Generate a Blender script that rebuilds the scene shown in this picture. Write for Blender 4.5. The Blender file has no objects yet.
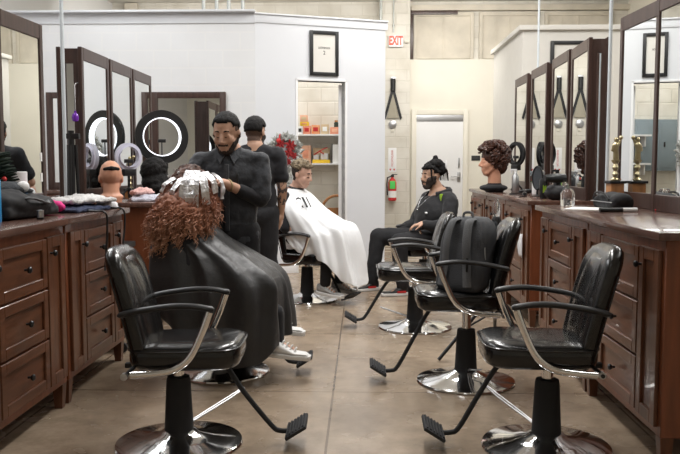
import bpy, bmesh, math, random
from mathutils import Vector, Matrix, Euler, noise
random.seed(7)
PI = math.pi
V = Vector
sc = bpy.context.scene
COL = sc.collection

# ------------------------------------------------------------------ materials
def mat(name, col, rough=.5, metal=0., var=0., vscale=8., bump=0., bscale=40., spec=.5, trans=0., alpha=1.,
        emit=None, estr=0., sheen=0., coat=0., stretch=(1,1,1), col2=None, dist=.02, ior=1.45):
    m = bpy.data.materials.new(name); m.use_nodes = True
    nt = m.node_tree; b = nt.nodes['Principled BSDF']
    b.inputs['Base Color'].default_value = (*col, 1); b.inputs['Roughness'].default_value = rough
    b.inputs['Metallic'].default_value = metal; b.inputs['Specular IOR Level'].default_value = spec
    b.inputs['Transmission Weight'].default_value = trans; b.inputs['Alpha'].default_value = alpha
    b.inputs['Sheen Weight'].default_value = sheen; b.inputs['Coat Weight'].default_value = coat
    b.inputs['IOR'].default_value = ior
    if emit: b.inputs['Emission Color'].default_value = (*emit, 1); b.inputs['Emission Strength'].default_value = estr
    if var or bump or col2:
        tc = nt.nodes.new('ShaderNodeTexCoord'); mp = nt.nodes.new('ShaderNodeMapping')
        mp.inputs['Scale'].default_value = stretch
        nt.links.new(tc.outputs['Object'], mp.inputs['Vector'])
        if var or col2:
            n = nt.nodes.new('ShaderNodeTexNoise'); n.inputs['Scale'].default_value = vscale; n.inputs['Detail'].default_value = 5
            nt.links.new(mp.outputs[0], n.inputs['Vector'])
            r = nt.nodes.new('ShaderNodeValToRGB')
            c2 = col2 or tuple(min(1, c*(1+var)) for c in col)
            c1 = col if col2 else tuple(c*(1-var) for c in col)
            r.color_ramp.elements[0].position = .3; r.color_ramp.elements[1].position = .7
            r.color_ramp.elements[0].color = (*c1, 1); r.color_ramp.elements[1].color = (*c2, 1)
            nt.links.new(n.outputs['Fac'], r.inputs['Fac']); nt.links.new(r.outputs['Color'], b.inputs['Base Color'])
        if bump:
            n2 = nt.nodes.new('ShaderNodeTexNoise'); n2.inputs['Scale'].default_value = bscale; n2.inputs['Detail'].default_value = 4
            nt.links.new(mp.outputs[0], n2.inputs['Vector'])
            bp = nt.nodes.new('ShaderNodeBump'); bp.inputs['Strength'].default_value = bump; bp.inputs['Distance'].default_value = dist
            nt.links.new(n2.outputs['Fac'], bp.inputs['Height']); nt.links.new(bp.outputs['Normal'], b.inputs['Normal'])
    return m

def brick_mat(name, c1, c2, mortar, rough=.6, scale=1., bump=.35, rot=(PI/2,0,0), bw=.4, rh=.2, msize=.012, mott=.7):
    m = bpy.data.materials.new(name); m.use_nodes = True
    nt = m.node_tree; b = nt.nodes['Principled BSDF']; b.inputs['Roughness'].default_value = rough
    tc = nt.nodes.new('ShaderNodeTexCoord'); mp = nt.nodes.new('ShaderNodeMapping'); mp.inputs['Rotation'].default_value = rot
    br = nt.nodes.new('ShaderNodeTexBrick'); br.inputs['Scale'].default_value = scale
    br.inputs['Color1'].default_value = (*c1,1); br.inputs['Color2'].default_value = (*c2,1); br.inputs['Mortar'].default_value = (*mortar,1)
    br.inputs['Brick Width'].default_value = bw; br.inputs['Row Height'].default_value = rh
    br.inputs['Mortar Size'].default_value = msize; br.inputs['Mortar Smooth'].default_value = .4
    nt.links.new(tc.outputs['Object'], mp.inputs[0]); nt.links.new(mp.outputs[0], br.inputs['Vector'])
    n = nt.nodes.new('ShaderNodeTexNoise'); n.inputs['Scale'].default_value = 2.2; n.inputs['Detail'].default_value = 6
    nt.links.new(tc.outputs['Object'], n.inputs['Vector'])
    mx = nt.nodes.new('ShaderNodeMix'); mx.data_type = 'RGBA'; mx.blend_type = 'MULTIPLY'; mx.inputs[0].default_value = .35
    nt.links.new(br.outputs['Color'], mx.inputs[6]); nt.links.new(n.outputs['Color'], mx.inputs[7])
    r = nt.nodes.new('ShaderNodeValToRGB'); r.color_ramp.elements[0].position=.3; r.color_ramp.elements[1].position=.6
    r.color_ramp.elements[0].color=(.72,.69,.64,1); r.color_ramp.elements[1].color=(1,1,1,1)
    nt.links.new(n.outputs['Fac'], r.inputs['Fac']); nt.links.new(r.outputs[0], mx.inputs[7])
    mx.inputs[0].default_value = mott
    nt.links.new(mx.outputs[2], b.inputs['Base Color'])
    bp = nt.nodes.new('ShaderNodeBump'); bp.inputs['Strength'].default_value = bump; bp.inputs['Distance'].default_value = .01; bp.invert = True
    nt.links.new(br.outputs['Fac'], bp.inputs['Height']); nt.links.new(bp.outputs[0], b.inputs['Normal'])
    return m

def floor_mat():
    m = bpy.data.materials.new('polished_concrete'); m.use_nodes = True
    nt = m.node_tree; b = nt.nodes['Principled BSDF']
    tc = nt.nodes.new('ShaderNodeTexCoord')
    n = nt.nodes.new('ShaderNodeTexNoise'); n.inputs['Scale'].default_value = 1.1; n.inputs['Detail'].default_value = 9; n.inputs['Roughness'].default_value = .65
    nt.links.new(tc.outputs['Object'], n.inputs['Vector'])
    r = nt.nodes.new('ShaderNodeValToRGB'); r.color_ramp.elements[0].position=.33; r.color_ramp.elements[1].position=.68
    r.color_ramp.elements[0].color=(.26,.196,.138,1); r.color_ramp.elements[1].color=(.46,.36,.262,1)
    nt.links.new(n.outputs['Fac'], r.inputs['Fac'])
    mp = nt.nodes.new('ShaderNodeMapping'); mp.inputs['Location'].default_value = (.16,.25,0)
    br = nt.nodes.new('ShaderNodeTexBrick'); br.offset = 0; br.inputs['Scale'].default_value = 1
    br.inputs['Brick Width'].default_value = 1.52; br.inputs['Row Height'].default_value = 1.52
    br.inputs['Mortar Size'].default_value = .006; br.inputs['Mortar Smooth'].default_value = 0
    br.inputs['Color1'].default_value=(1,1,1,1); br.inputs['Color2'].default_value=(.9,.9,.9,1); br.inputs['Mortar'].default_value=(.42,.38,.34,1)
    nt.links.new(tc.outputs['Object'], mp.inputs[0]); nt.links.new(mp.outputs[0], br.inputs['Vector'])
    n3 = nt.nodes.new('ShaderNodeTexNoise'); n3.inputs['Scale'].default_value = 7; n3.inputs['Detail'].default_value = 10; n3.inputs['Roughness'].default_value = .7
    nt.links.new(tc.outputs['Object'], n3.inputs['Vector'])
    r3 = nt.nodes.new('ShaderNodeValToRGB'); r3.color_ramp.elements[0].position=.36; r3.color_ramp.elements[1].position=.6
    r3.color_ramp.elements[0].color=(.74,.72,.70,1); r3.color_ramp.elements[1].color=(1,1,1,1)
    nt.links.new(n3.outputs['Fac'], r3.inputs['Fac'])
    m3 = nt.nodes.new('ShaderNodeMix'); m3.data_type='RGBA'; m3.blend_type='MULTIPLY'; m3.inputs[0].default_value=1
    nt.links.new(r.outputs[0], m3.inputs[6]); nt.links.new(r3.outputs[0], m3.inputs[7])
    mx = nt.nodes.new('ShaderNodeMix'); mx.data_type='RGBA'; mx.blend_type='MULTIPLY'; mx.inputs[0].default_value=1
    nt.links.new(m3.outputs[2], mx.inputs[6]); nt.links.new(br.outputs['Color'], mx.inputs[7])
    nt.links.new(mx.outputs[2], b.inputs['Base Color'])
    n2 = nt.nodes.new('ShaderNodeTexNoise'); n2.inputs['Scale'].default_value = 3; n2.inputs['Detail'].default_value = 6
    nt.links.new(tc.outputs['Object'], n2.inputs['Vector'])
    mr = nt.nodes.new('ShaderNodeMapRange'); mr.inputs['To Min'].default_value=.16; mr.inputs['To Max'].default_value=.36
    nt.links.new(n2.outputs['Fac'], mr.inputs['Value']); nt.links.new(mr.outputs[0], b.inputs['Roughness'])
    bp = nt.nodes.new('ShaderNodeBump'); bp.inputs['Strength'].default_value=.08; bp.inputs['Distance'].default_value=.01
    nt.links.new(n2.outputs['Fac'], bp.inputs['Height']); nt.links.new(bp.outputs[0], b.inputs['Normal'])
    return m

M = {}
M['floor'] = floor_mat()
M['white_wall'] = brick_mat('white_painted_brick', (.76,.765,.77),(.75,.755,.76),(.775,.775,.77), .5, bump=.06, mott=.12)
M['white_paint'] = mat('white_paint', (.80,.80,.80), .5, var=.02, vscale=2)
M['cool_paint'] = mat('smooth_white_drywall', (.70,.715,.74), .5, var=.02, vscale=2)
M['cream_brick'] = brick_mat('cream_brick', (.73,.70,.63),(.70,.67,.60),(.67,.64,.57), .6, bump=.35)
M['cream_paint'] = mat('cream_paint', (.77,.735,.64), .55, var=.04, vscale=1.5)
M['tan_board'] = mat('aged_window_board', (.62,.57,.48), .7, var=.12, vscale=3, bump=.3, bscale=12)
M['ceiling'] = mat('ceiling_paint', (.72,.70,.66), .7, var=.05, vscale=2)
M['grey_paint'] = mat('warm_grey_drywall', (.70,.68,.63), .55, var=.02)
M['cherry'] = mat('cherry_wood', (.120,.045,.021), .33, var=.3, vscale=5, bump=.05, bscale=30, stretch=(6,6,.7), coat=.2)
M['cherry_h'] = mat('cherry_wood_drawer', (.120,.045,.021), .33, var=.3, vscale=5, bump=.05, bscale=30, stretch=(6,.7,6), coat=.2)
M['cherry_lit'] = mat('cherry_wood_lit', (.20,.064,.028), .35, var=.25, vscale=4, stretch=(6,6,.6), coat=.2)  # same cherry wood as the fronts, with brighter light painted into the colour
M['counter'] = mat('dark_cherry_counter', (.115,.06,.045), .24, var=.25, vscale=5, stretch=(7,.6,1), coat=.3)
M['frame'] = mat('dark_walnut_frame', (.058,.033,.027), .32, var=.3, vscale=6, stretch=(5,5,.6))
M['mirror'] = mat('mirror_glass', (.86,.88,.87), .0, 1.)
M['leather'] = mat('black_vinyl', (.006,.006,.0065), .24, bump=.05, bscale=160, var=.15, vscale=12, spec=.5, coat=.35)
M['black'] = mat('black_plastic', (.014,.014,.015), .4)
M['matte_black'] = mat('matte_black', (.018,.018,.02), .75, var=.2)
M['chrome'] = mat('chrome', (.80,.80,.80), .09, 1.)
M['steel'] = mat('brushed_steel', (.48,.48,.49), .38, 1.)
M['pewter'] = mat('gunmetal_knob', (.055,.058,.062), .3, .8)
M['rubber'] = mat('ribbed_rubber', (.02,.02,.022), .7)
M['cloth_black'] = mat('black_cloth', (.012,.012,.014), .85, var=.25, bump=.2, bscale=70, sheen=.1)
M['cloth_char'] = mat('charcoal_cloth', (.034,.037,.044), .8, var=.25, bump=.25, bscale=60, sheen=.15)
M['cape_black'] = mat('black_nylon', (.024,.024,.025), .42, var=.15, bump=.5, bscale=9, sheen=.1)
M['cape_white'] = mat('white_nylon', (.82,.83,.84), .5, bump=.2, bscale=12)
M['tee'] = mat('black_tee', (.01,.01,.013), .85, sheen=.1)
M['trouser'] = mat('black_trousers', (.013,.013,.015), .85, var=.2, bump=.2, bscale=40)
M['skin'] = mat('tan_skin', (.54,.32,.225), .5, var=.06, vscale=20)
M['skin2'] = mat('olive_skin', (.48,.285,.195), .5, var=.06, vscale=20)
M['skin3'] = mat('fair_skin', (.60,.36,.27), .5, var=.05, vscale=20)
M['mann'] = mat('mannequin_skin', (.62,.31,.20), .42)
M['hair'] = mat('black_hair', (.007,.006,.006), .6, spec=.25, var=.4, vscale=90, bump=.5, bscale=160, stretch=(1,1,.4))
M['fade'] = mat('short_faded_hair', (.11,.065,.048), .7, var=.3, vscale=120)
M['beard'] = mat('dark_beard', (.03,.02,.016), .75, var=.5, vscale=150, bump=.4, bscale=220)
M['brown_hair'] = mat('ash_brown_hair', (.09,.065,.042), .6, col2=(.30,.23,.14), vscale=55, bump=.6, bscale=120)
M['curl'] = mat('chestnut_curls', (.035,.013,.009), .38, col2=(.09,.034,.02), vscale=40)
M['lip'] = mat('lips', (.42,.19,.15), .5)
M['eye'] = mat('dark_eye', (.02,.014,.012), .2)
M['foil'] = mat('foil', (.80,.80,.82), .3, .8, bump=.5, bscale=45)
M['white'] = mat('white_plastic', (.82,.82,.82), .4)
M['shoe_white'] = mat('white_leather', (.80,.80,.79), .5)
M['shoe_grey'] = mat('grey_suede', (.22,.21,.20), .7, col2=(.5,.5,.49), vscale=25)
M['sole'] = mat('white_sole', (.75,.74,.72), .6)
M['red'] = mat('red_plastic', (.55,.03,.03), .35)
M['red_f'] = mat('red_petals', (.30,.018,.02), .55, var=.4, vscale=20)
M['garland'] = mat('frosted_leaves', (.14,.15,.13), .8, col2=(.70,.70,.67), vscale=30)
M['gold'] = mat('gold_metal', (.56,.48,.30), .33, 1.)
M['orange_wood'] = mat('honey_wood', (.42,.19,.07), .4, var=.2, stretch=(5,5,.6))
M['paper'] = mat('paper', (.85,.85,.83), .7)
M['poster'] = mat('poster_paper', (.70,.68,.63), .6)
M['ink'] = mat('ink', (.03,.03,.03), .7)
M['blue'] = mat('blue_plastic', (.03,.27,.60), .35)
M['pink'] = mat('hot_pink_cloth', (.75,.03,.25), .7)
M['purple'] = mat('purple_glass', (.16,.03,.38), .15)
M['navy'] = mat('navy_towel', (.035,.045,.09), .9, bump=.5, bscale=120)
M['towel'] = mat('pale_grey_towel', (.62,.61,.60), .9, var=.1, bump=.6, bscale=120)
M['towel_w'] = mat('white_towel', (.76,.75,.76), .9, bump=.6, bscale=120)
M['towel_lilac'] = mat('lilac_grey_towel', (.50,.50,.57), .9, bump=.6, bscale=120)
M['towel_pink'] = mat('pale_pink_towel', (.72,.45,.42), .9, bump=.6, bscale=120)
M['ring'] = mat('ring_lamp_diffuser', (.85,.86,.92), .4, emit=(.9,.93,1.), estr=2.2)
M['ring_lilac'] = mat('unlit_ring_diffuser', (.62,.62,.74), .4)
M['glass'] = mat('clear_plastic', (.93,.95,.96), .06, trans=.92)
M['grey_metal'] = mat('grey_painted_steel', (.22,.27,.30), .5)
M['galv'] = mat('galvanised_steel', (.50,.52,.50), .42, .6)
M['pole_white'] = mat('white_pole_paint', (.62,.67,.70), .35)
M['exit'] = mat('exit_red', (.75,.06,.03), .4, emit=(1.,.10,.04), estr=.6)
M['green'] = mat('green_tag', (.10,.62,.12), .5)
M['green_lime'] = mat('lime_print', (.3,.5,.03), .5)
M['yellow'] = mat('yellow_card', (.80,.52,.03), .5)
M['salmon'] = mat('salmon_card', (.78,.32,.20), .5, var=.25, vscale=14)
M['peach'] = mat('peach_card', (.80,.45,.30), .5, var=.1)
M['orange'] = mat('orange_card', (.75,.22,.06), .5, col2=(.75,.45,.25), vscale=20)
M['tan_card'] = mat('tan_card', (.62,.48,.30), .5)
M['plant'] = mat('dark_needles', (.02,.035,.025), .8, var=.3)
M['grey_fab'] = mat('slate_fabric', (.05,.055,.062), .85, bump=.35, bscale=120)
M['pack'] = mat('charcoal_nylon', (.045,.047,.052), .7, bump=.35, bscale=140)
M['pack2'] = mat('black_webbing', (.11,.113,.118), .75, bump=.4, bscale=220)
M['silver'] = mat('silver_chain', (.8,.8,.8), .2, 1.)
M['lamp'] = mat('lamp_diffuser', (.9,.9,.9), .4, emit=(1.,.97,.93), estr=4.)
M['tattoo'] = mat('tattoo_ink', (.10,.075,.07), .55)
M['beige'] = mat('beige_cloth', (.36,.33,.26), .8)

# auburn hair: dyed colour grows lighter from the dark crown to the ends
def auburn():
    m = mat('auburn_hair', (.2,.07,.03), .5); nt = m.node_tree; b = nt.nodes['Principled BSDF']
    tc = nt.nodes.new('ShaderNodeTexCoord'); sp = nt.nodes.new('ShaderNodeSeparateXYZ')
    nt.links.new(tc.outputs['Object'], sp.inputs[0])
    n = nt.nodes.new('ShaderNodeTexNoise'); n.inputs['Scale'].default_value = 25; nt.links.new(tc.outputs['Object'], n.inputs['Vector'])
    ad = nt.nodes.new('ShaderNodeMath'); ad.operation='MULTIPLY_ADD'; ad.inputs[1].default_value=.16; nt.links.new(n.outputs['Fac'], ad.inputs[0]); nt.links.new(sp.outputs['Z'], ad.inputs[2])
    mr = nt.nodes.new('ShaderNodeMapRange'); mr.inputs['From Min'].default_value=.85; mr.inputs['From Max'].default_value=1.38
    nt.links.new(ad.outputs[0], mr.inputs['Value'])
    r = nt.nodes.new('ShaderNodeValToRGB')
    e = r.color_ramp.elements; e[0].position=0; e[0].color=(.50,.27,.165,1); e[1].position=1; e[1].color=(.03,.016,.012,1)
    k = e.new(.55); k.color=(.32,.125,.07,1); k = e.new(.82); k.color=(.14,.06,.038,1)
    nt.links.new(mr.outputs[0], r.inputs['Fac']); nt.links.new(r.outputs[0], b.inputs['Base Color'])
    return m
M['auburn'] = auburn()

# ------------------------------------------------------------------ mesh helpers
class MB:
    def __init__(s): s.bm = bmesh.new()
    def box(s, x0,x1,y0,y1,z0,z1, bev=0., seg=2, mtx=None):
        t = bmesh.new()
        bmesh.ops.create_cube(t, size=1)
        for v in t.verts:
            v.co = V(((x0+x1)/2+v.co.x*(x1-x0), (y0+y1)/2+v.co.y*(y1-y0), (z0+z1)/2+v.co.z*(z1-z0)))
        if bev > 0: bmesh.ops.bevel(t, geom=list(t.edges), offset=bev, segments=seg, profile=.6, affect='EDGES')
        return s.add(t, mtx)
    def add(s, t, mtx=None):
        if mtx is not None: t.transform(mtx)
        me = bpy.data.meshes.new('tmp'); t.to_mesh(me); t.free()
        s.bm.from_mesh(me); bpy.data.meshes.remove(me); return s
    def loft(s, rings, cap=True, closed=True, mtx=None):
        bm = s.bm; R = []
        for ring in rings:
            R.append([bm.verts.new((mtx @ V(p)) if mtx is not None else V(p)) for p in ring])
        n = len(R[0])
        for a, b in zip(R, R[1:]):
            for i in range(n if closed else n-1):
                j = (i+1) % n
                try: bm.faces.new((a[i], a[j], b[j], b[i]))
                except ValueError: pass
        if cap and closed:
            try: bm.faces.new(R[0][::-1]); bm.faces.new(R[-1])
            except ValueError: pass
        return s
    def lathe(s, prof, c=(0,0,0), seg=32, mtx=None, sx=1., sy=1.):
        rings = [[(c[0]+max(r,1e-4)*math.cos(2*PI*i/seg)*sx, c[1]+max(r,1e-4)*math.sin(2*PI*i/seg)*sy, c[2]+z) for i in range(seg)] for r, z in prof]
        return s.loft(rings, True, True, mtx)
    def tube(s, pts, r, seg=10, closed=False, radii=None, flat=1., mtx=None):
        pts = [V(p) for p in pts]; n = len(pts); rings = []; up = None
        for i, p in enumerate(pts):
            if closed: d = pts[(i+1)%n]-pts[i-1]
            else: d = pts[min(i+1,n-1)]-pts[max(i-1,0)]
            d.normalize()
            if up is None:
                up = V((0,0,1)) if abs(d.z) < .9 else V((1,0,0))
            u = (up - d*up.dot(d)).normalized(); w = d.cross(u); up = u
            rr = radii[i] if radii else r
            rings.append([p+u*math.cos(2*PI*k/seg)*rr*flat+w*math.sin(2*PI*k/seg)*rr for k in range(seg)])
        if closed: rings.append(rings[0])
        s.loft(rings, not closed, True, mtx)
        if closed: bmesh.ops.remove_doubles(s.bm, verts=s.bm.verts, dist=1e-6)
        return s
    def sphere(s, c, r, seg=16, mtx=None, rings=10):
        if not hasattr(r, '__len__'): r = (r,r,r)
        R = []
        for j in range(rings+1):
            a = PI*(j/rings); a = min(max(a, .02), PI-.02)
            R.append([(c[0]+r[0]*math.sin(a)*math.cos(2*PI*i/seg), c[1]+r[1]*math.sin(a)*math.sin(2*PI*i/seg), c[2]-r[2]*math.cos(a)) for i in range(seg)])
        return s.loft(R, True, True, mtx)
    def capsule(s, p0, p1, r0, r1, seg=14):
        p0, p1 = V(p0), V(p1); d = p1-p0; L = d.length; d.normalize()
        up = V((0,0,1)) if abs(d.z) < .9 else V((1,0,0))
        u = (up-d*up.dot(d)).normalized(); w = d.cross(u); R = []
        for k in range(1,6):
            a = PI/2*(k/5); c = p0-d*r0*math.cos(a); q = r0*math.sin(a)
            R.append([c+u*math.cos(2*PI*i/seg)*q+w*math.sin(2*PI*i/seg)*q for i in range(seg)])
        for k in range(0,5):
            a = PI/2*(k/5); c = p1+d*r1*math.sin(a); q = r1*math.cos(a)
            R.append([c+u*math.cos(2*PI*i/seg)*q+w*math.sin(2*PI*i/seg)*q for i in range(seg)])
        return s.loft(R)
    def prism(s, poly, y0, y1, mtx=None):          # polygon in XZ extruded along Y
        return s.loft([[(x,y0,z) for x,z in poly],[(x,y1,z) for x,z in poly]], True, True, mtx)
    def build(s, name, m, parent=None, smooth=True, angle=.7):
        bmesh.ops.recalc_face_normals(s.bm, faces=s.bm.faces)
        if smooth:
            for f in s.bm.faces: f.smooth = True
            for e in s.bm.edges:
                if len(e.link_faces) == 2 and e.calc_face_angle(0) > angle: e.smooth = False
        me = bpy.data.meshes.new(name); s.bm.to_mesh(me); s.bm.free()
        return link(name, me, m, parent)

def link(name, me, m, parent=None):
    o = bpy.data.objects.new(name, me); COL.objects.link(o)
    if m is not None:
        me.materials.clear(); me.materials.append(M[m] if isinstance(m, str) else m)
    if parent is not None: o.parent = parent
    return o
def tag(o, label=None, cat=None, group=None, kind=None):
    if label: o['label'] = label
    if cat: o['category'] = cat
    if group: o['group'] = group
    if kind: o['kind'] = kind
    return o
def thing(name, label, cat, loc=(0,0,0), rz=0., group=None):
    o = bpy.data.objects.new(name, None); COL.objects.link(o); o.empty_display_size = .05
    o.location = loc; o.rotation_euler = (0,0,rz)
    return tag(o, label, cat, group)
def struct(o): o['kind'] = 'structure'; return o
def place(o, loc, rz=0.): o.location = loc; o.rotation_euler = (0,0,rz); return o
def catmull(P, n):
    P = [V(p) for p in P]; out = []
    for i in range(len(P)-1):
        p0, p1, p2, p3 = P[max(i-1,0)], P[i], P[i+1], P[min(i+2,len(P)-1)]
        for k in range(n):
            t = k/n
            out.append(.5*((2*p1)+(p2-p0)*t+(2*p0-5*p1+4*p2-p3)*t*t+(3*p1-p0-3*p2+p3)*t**3))
    out.append(P[-1]); return out

def fuse(name, prims, m, parent=None, voxel=.01, smooth=6, wr=0., wscale=9., cut=None):
    """one continuous surface grown from tapered limbs and rounded masses"""
    b = MB()
    for p in prims:
        if p[0] == 'c': b.capsule(*p[1:])
        elif p[0] == 'e':
            c, r = p[1], p[2]; mt = p[3] if len(p) > 3 else None
            if mt is None: b.sphere(c, r)
            else: b.sphere((0,0,0), r, mtx=Matrix.Translation(c) @ mt)
        elif p[0] == 'b': b.box(*p[1:7], bev=p[7] if len(p) > 7 else .01, mtx=p[8] if len(p) > 8 else None)
    bmesh.ops.recalc_face_normals(b.bm, faces=b.bm.faces)
    me = bpy.data.meshes.new('tmp'); b.bm.to_mesh(me); b.bm.free()
    t = bpy.data.objects.new('tmp', me); COL.objects.link(t)
    md = t.modifiers.new('r', 'REMESH'); md.mode = 'VOXEL'; md.voxel_size = voxel
    ms = t.modifiers.new('s', 'SMOOTH'); ms.iterations = smooth; ms.factor = .5
    dg = bpy.context.evaluated_depsgraph_get(); dg.update()
    me2 = bpy.data.meshes.new_from_object(t.evaluated_get(dg)); bpy.data.objects.remove(t); bpy.data.meshes.remove(me)
    if cut or wr:
        bm = bmesh.new(); bm.from_mesh(me2)
        if wr:
            bm.normal_update()
            for v in bm.verts:
                n = noise.noise(v.co*wscale + V((3,1,7))) + .5*noise.noise(v.co*wscale*2.3)
                v.co += v.normal*n*wr
        if cut:
            for f in [f for f in bm.faces if cut(f.calc_center_median())]: bm.faces.remove(f)
            for v in [v for v in bm.verts if not v.link_faces]: bm.verts.remove(v)
        bm.to_mesh(me2); bm.free()
    for p in me2.polygons: p.use_smooth = True
    me2.name = name
    return link(name, me2, m, parent)

def shell(name, src, H, pred, m, parent, th=.006, tex=0.):
    """a layer grown on the part of a surface for which pred(local point) is true"""
    Hi = H.inverted(); bm = bmesh.new(); bm.from_mesh(src.data); bm.normal_update()
    for f in [f for f in bm.faces if not pred(Hi @ f.calc_center_median())]: bm.faces.remove(f)
    for v in [v for v in bm.verts if not v.link_faces]: bm.verts.remove(v)
    for v in bm.verts:
        edge = any(len(e.link_faces) < 2 for e in v.link_edges)
        k = th*(1+tex*noise.noise(v.co*60)) * (.15 if edge else 1)
        v.co += v.normal*k
    for f in bm.faces: f.smooth = True
    me = bpy.data.meshes.new(name); bm.to_mesh(me); bm.free()
    return link(name, me, m, parent)

def text(name, s, size, m, parent, loc, rot, ext=.002, sx=1., fat=0.):
    c = bpy.data.curves.new('t', 'FONT'); c.body = s; c.size = size; c.extrude = ext; c.offset = fat; c.align_x = 'CENTER'; c.align_y = 'CENTER'
    o = bpy.data.objects.new('t', c); COL.objects.link(o)
    dg = bpy.context.evaluated_depsgraph_get(); dg.update()
    me = bpy.data.meshes.new_from_object(o.evaluated_get(dg)); bpy.data.objects.remove(o)
    me.transform(Matrix.Translation(loc) @ Euler(rot).to_matrix().to_4x4() @ Matrix.Diagonal((sx,1,1,1)))
    return link(name, me, m, parent)

# ------------------------------------------------------------------ camera
CAM_H = 1.27; F = 780.
cam = bpy.data.cameras.new('camera'); co = bpy.data.objects.new('camera', cam); COL.objects.link(co)
cam.sensor_width = 36; cam.lens = F/680*36; cam.clip_start = .05
co.location = (0,0,CAM_H); co.rotation_euler = (PI/2-math.atan(61/F), 0, math.atan(22/F))
sc.camera = co

# ------------------------------------------------------------------ room
XL, XR, YB, YF, ZC = -4.6, 4.8, -2.5, 14.5, 4.25
def wall(name, m, *boxes, bev=0.):
    b = MB()
    for x in boxes: b.box(*x, bev=bev)
    return struct(b.build(name, m, None, False))
wall('floor', 'floor', (XL,XR,YB,YF,-.1,0))
wall('ceiling', 'ceiling', (XL,XR,YB,YF,ZC,ZC+.1))
wall('wall_left', 'white_paint', (XL-.15,XL,YB,YF,0,ZC))
wall('wall_right', 'cream_paint', (XR,XR+.15,YB,YF,0,ZC))
wall('wall_back', 'cream_paint', (XL,XR,YB-.15,YB,0,ZC))
wall('wall_far', 'cream_brick', (XL,XR,YF,YF+.2,0,ZC))
wall('wall_pier', 'cream_brick', (.30,.86,YF-.22,YF,0,ZC))
wall('wall_far_lower', 'cream_paint', (.86,3.6,YF-.1,YF,0,3.2))
wall('wall_partition_left', 'white_wall', (XL,-1.23,9.05,9.17,0,3.02))
b = MB(); b.box(XL,-1.22,8.95,9.19,3.015,3.04, .006).box(XL,-1.22,9.035,9.17,2.90,3.015,.003); struct(b.build('trim_1','cool_paint',None))

# angled wall with the closet doorway
ANG = math.atan2(.57,1.51)
aw = struct(place(MB().box(0,.505,0,.12,0,3.0).box(1.095,1.614,0,.12,0,3.0).box(.505,1.095,0,.12,2.27,3.0).build('wall_angled','cool_paint',None,False), (-1.23,9.05,0), ANG))
struct(place(MB().box(-.02,1.64,-.03,.16,3.0,3.02,.006).box(-.02,1.64,-.012,0,2.91,3.0,.003).build('trim_2','cool_paint'), (-1.23,9.05,0), ANG))
struct(place(MB().box(.48,.505,-.012,.13,0,2.295,.003).box(1.095,1.12,-.012,.13,0,2.295,.003).box(.48,1.12,-.012,.13,2.27,2.295,.003).build('trim_3','white_paint'), (-1.23,9.05,0), ANG))
struct(place(MB().box(0,.48,-.014,0,0,.1,.004).box(1.12,1.614,-.014,0,0,.1,.004).build('baseboard_angled','white_paint'), (-1.23,9.05,0), ANG))
def ang(s, off=0., z=0.):
    return V((-1.23+math.cos(ANG)*s+math.sin(ANG)*off, 9.05+math.sin(ANG)*s-math.cos(ANG)*off, z))
wall('wall_return', 'cool_paint', (.16,.28,9.66,YF-.22,0,3.02))
# closet behind it
wall('wall_closet', 'cream_brick', (-2.1,.16,11.4,11.5,0,2.95))
wall('wall_closet_left', 'cream_paint', (-2.2,-2.1,9.17,11.4,0,2.95))
d = struct(place(MB().box(0,.56,-.02,.02,.01,2.25,.004).build('door_1','white_paint'), ang(1.08,-.14), math.radians(91.5)))
for z in (.3,1.2,2.0): MB().box(-.012,.012,-.035,-.018,z,z+.1,.002).build('hinge','steel',d)
MB().sphere((.5,-.06,1.0),.028).tube([(.5,-.02,1.0),(.5,-.06,1.0)],.01).build('door_handle','steel',d)

# far door
d2 = struct(MB().box(.99,1.84,YF-.135,YF-.1,.01,2.2,.004).build('door_2','white_paint'))
MB().box(.90,.99,YF-.16,YF-.1,0,2.3,.006).box(1.84,1.93,YF-.16,YF-.1,0,2.3,.006).box(.99,1.84,YF-.16,YF-.1,2.2,2.3,.006).build('door_frame','cream_paint',d2)
MB().box(.99,1.84,YF-.145,YF-.134,2.08,2.2,.003).build('door_top_shade','steel',d2)  # thin grey sheet standing in for the shadow across the door top
MB().box(1.74,1.80,YF-.15,YF-.135,.98,1.16,.004).tube([(1.77,YF-.15,1.08),(1.77,YF-.19,1.08),(1.62,YF-.19,1.08)],.011).build('door_handle','steel',d2)
MB().box(1.755,1.785,YF-.16,YF-.135,1.24,1.42,.004).build('pull_plate','steel',d2)
# boarded windows
for k,(x0,x1) in enumerate(((.93,2.02),(2.12,3.2),(3.3,4.5))):
    w = struct(MB().box(x0+.06,x1-.06,YF-.03,YF-.005,3.22,3.98).box((x0+x1)/2-.012,(x0+x1)/2+.012,YF-.045,YF-.03,3.22,3.98).box(x0+.3,x0+.32,YF-.04,YF-.03,3.22,3.98).build('window_%d'%(k+1),'tan_board',None,False))
    MB().box(x0,x0+.06,YF-.07,YF,3.2,4.05,.004).box(x1-.06,x1,YF-.07,YF,3.2,4.05,.004).box(x0+.06,x1-.06,YF-.07,YF,3.98,4.05,.004).build('window_frame','tan_board',w)
struct(MB().box(.88,XR,YF-.12,YF,4.07,4.17,.01).build('trim_4','tan_board'))
struct(MB().box(.87,.92,YF-.1,YF,3.2,4.08,.004).box(.87,1.72,YF-.13,YF-.11,4.0,4.07,.004).build('trim_5','frame'))
# drywall booth on the right
wall('wall_booth', 'grey_paint', (1.97,XR,9.8,9.92,0,2.93),(1.97,2.09,9.92,11.9,0,2.93))
struct(MB().box(1.92,XR,9.75,9.95,2.93,2.99,.006).box(1.92,2.14,9.95,11.92,2.93,2.99,.006).build('trim_6','grey_paint'))
struct(MB().box(XL,-1.25,9.035,9.05,0,.1,.004).build('baseboard_left','white_paint'))

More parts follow.
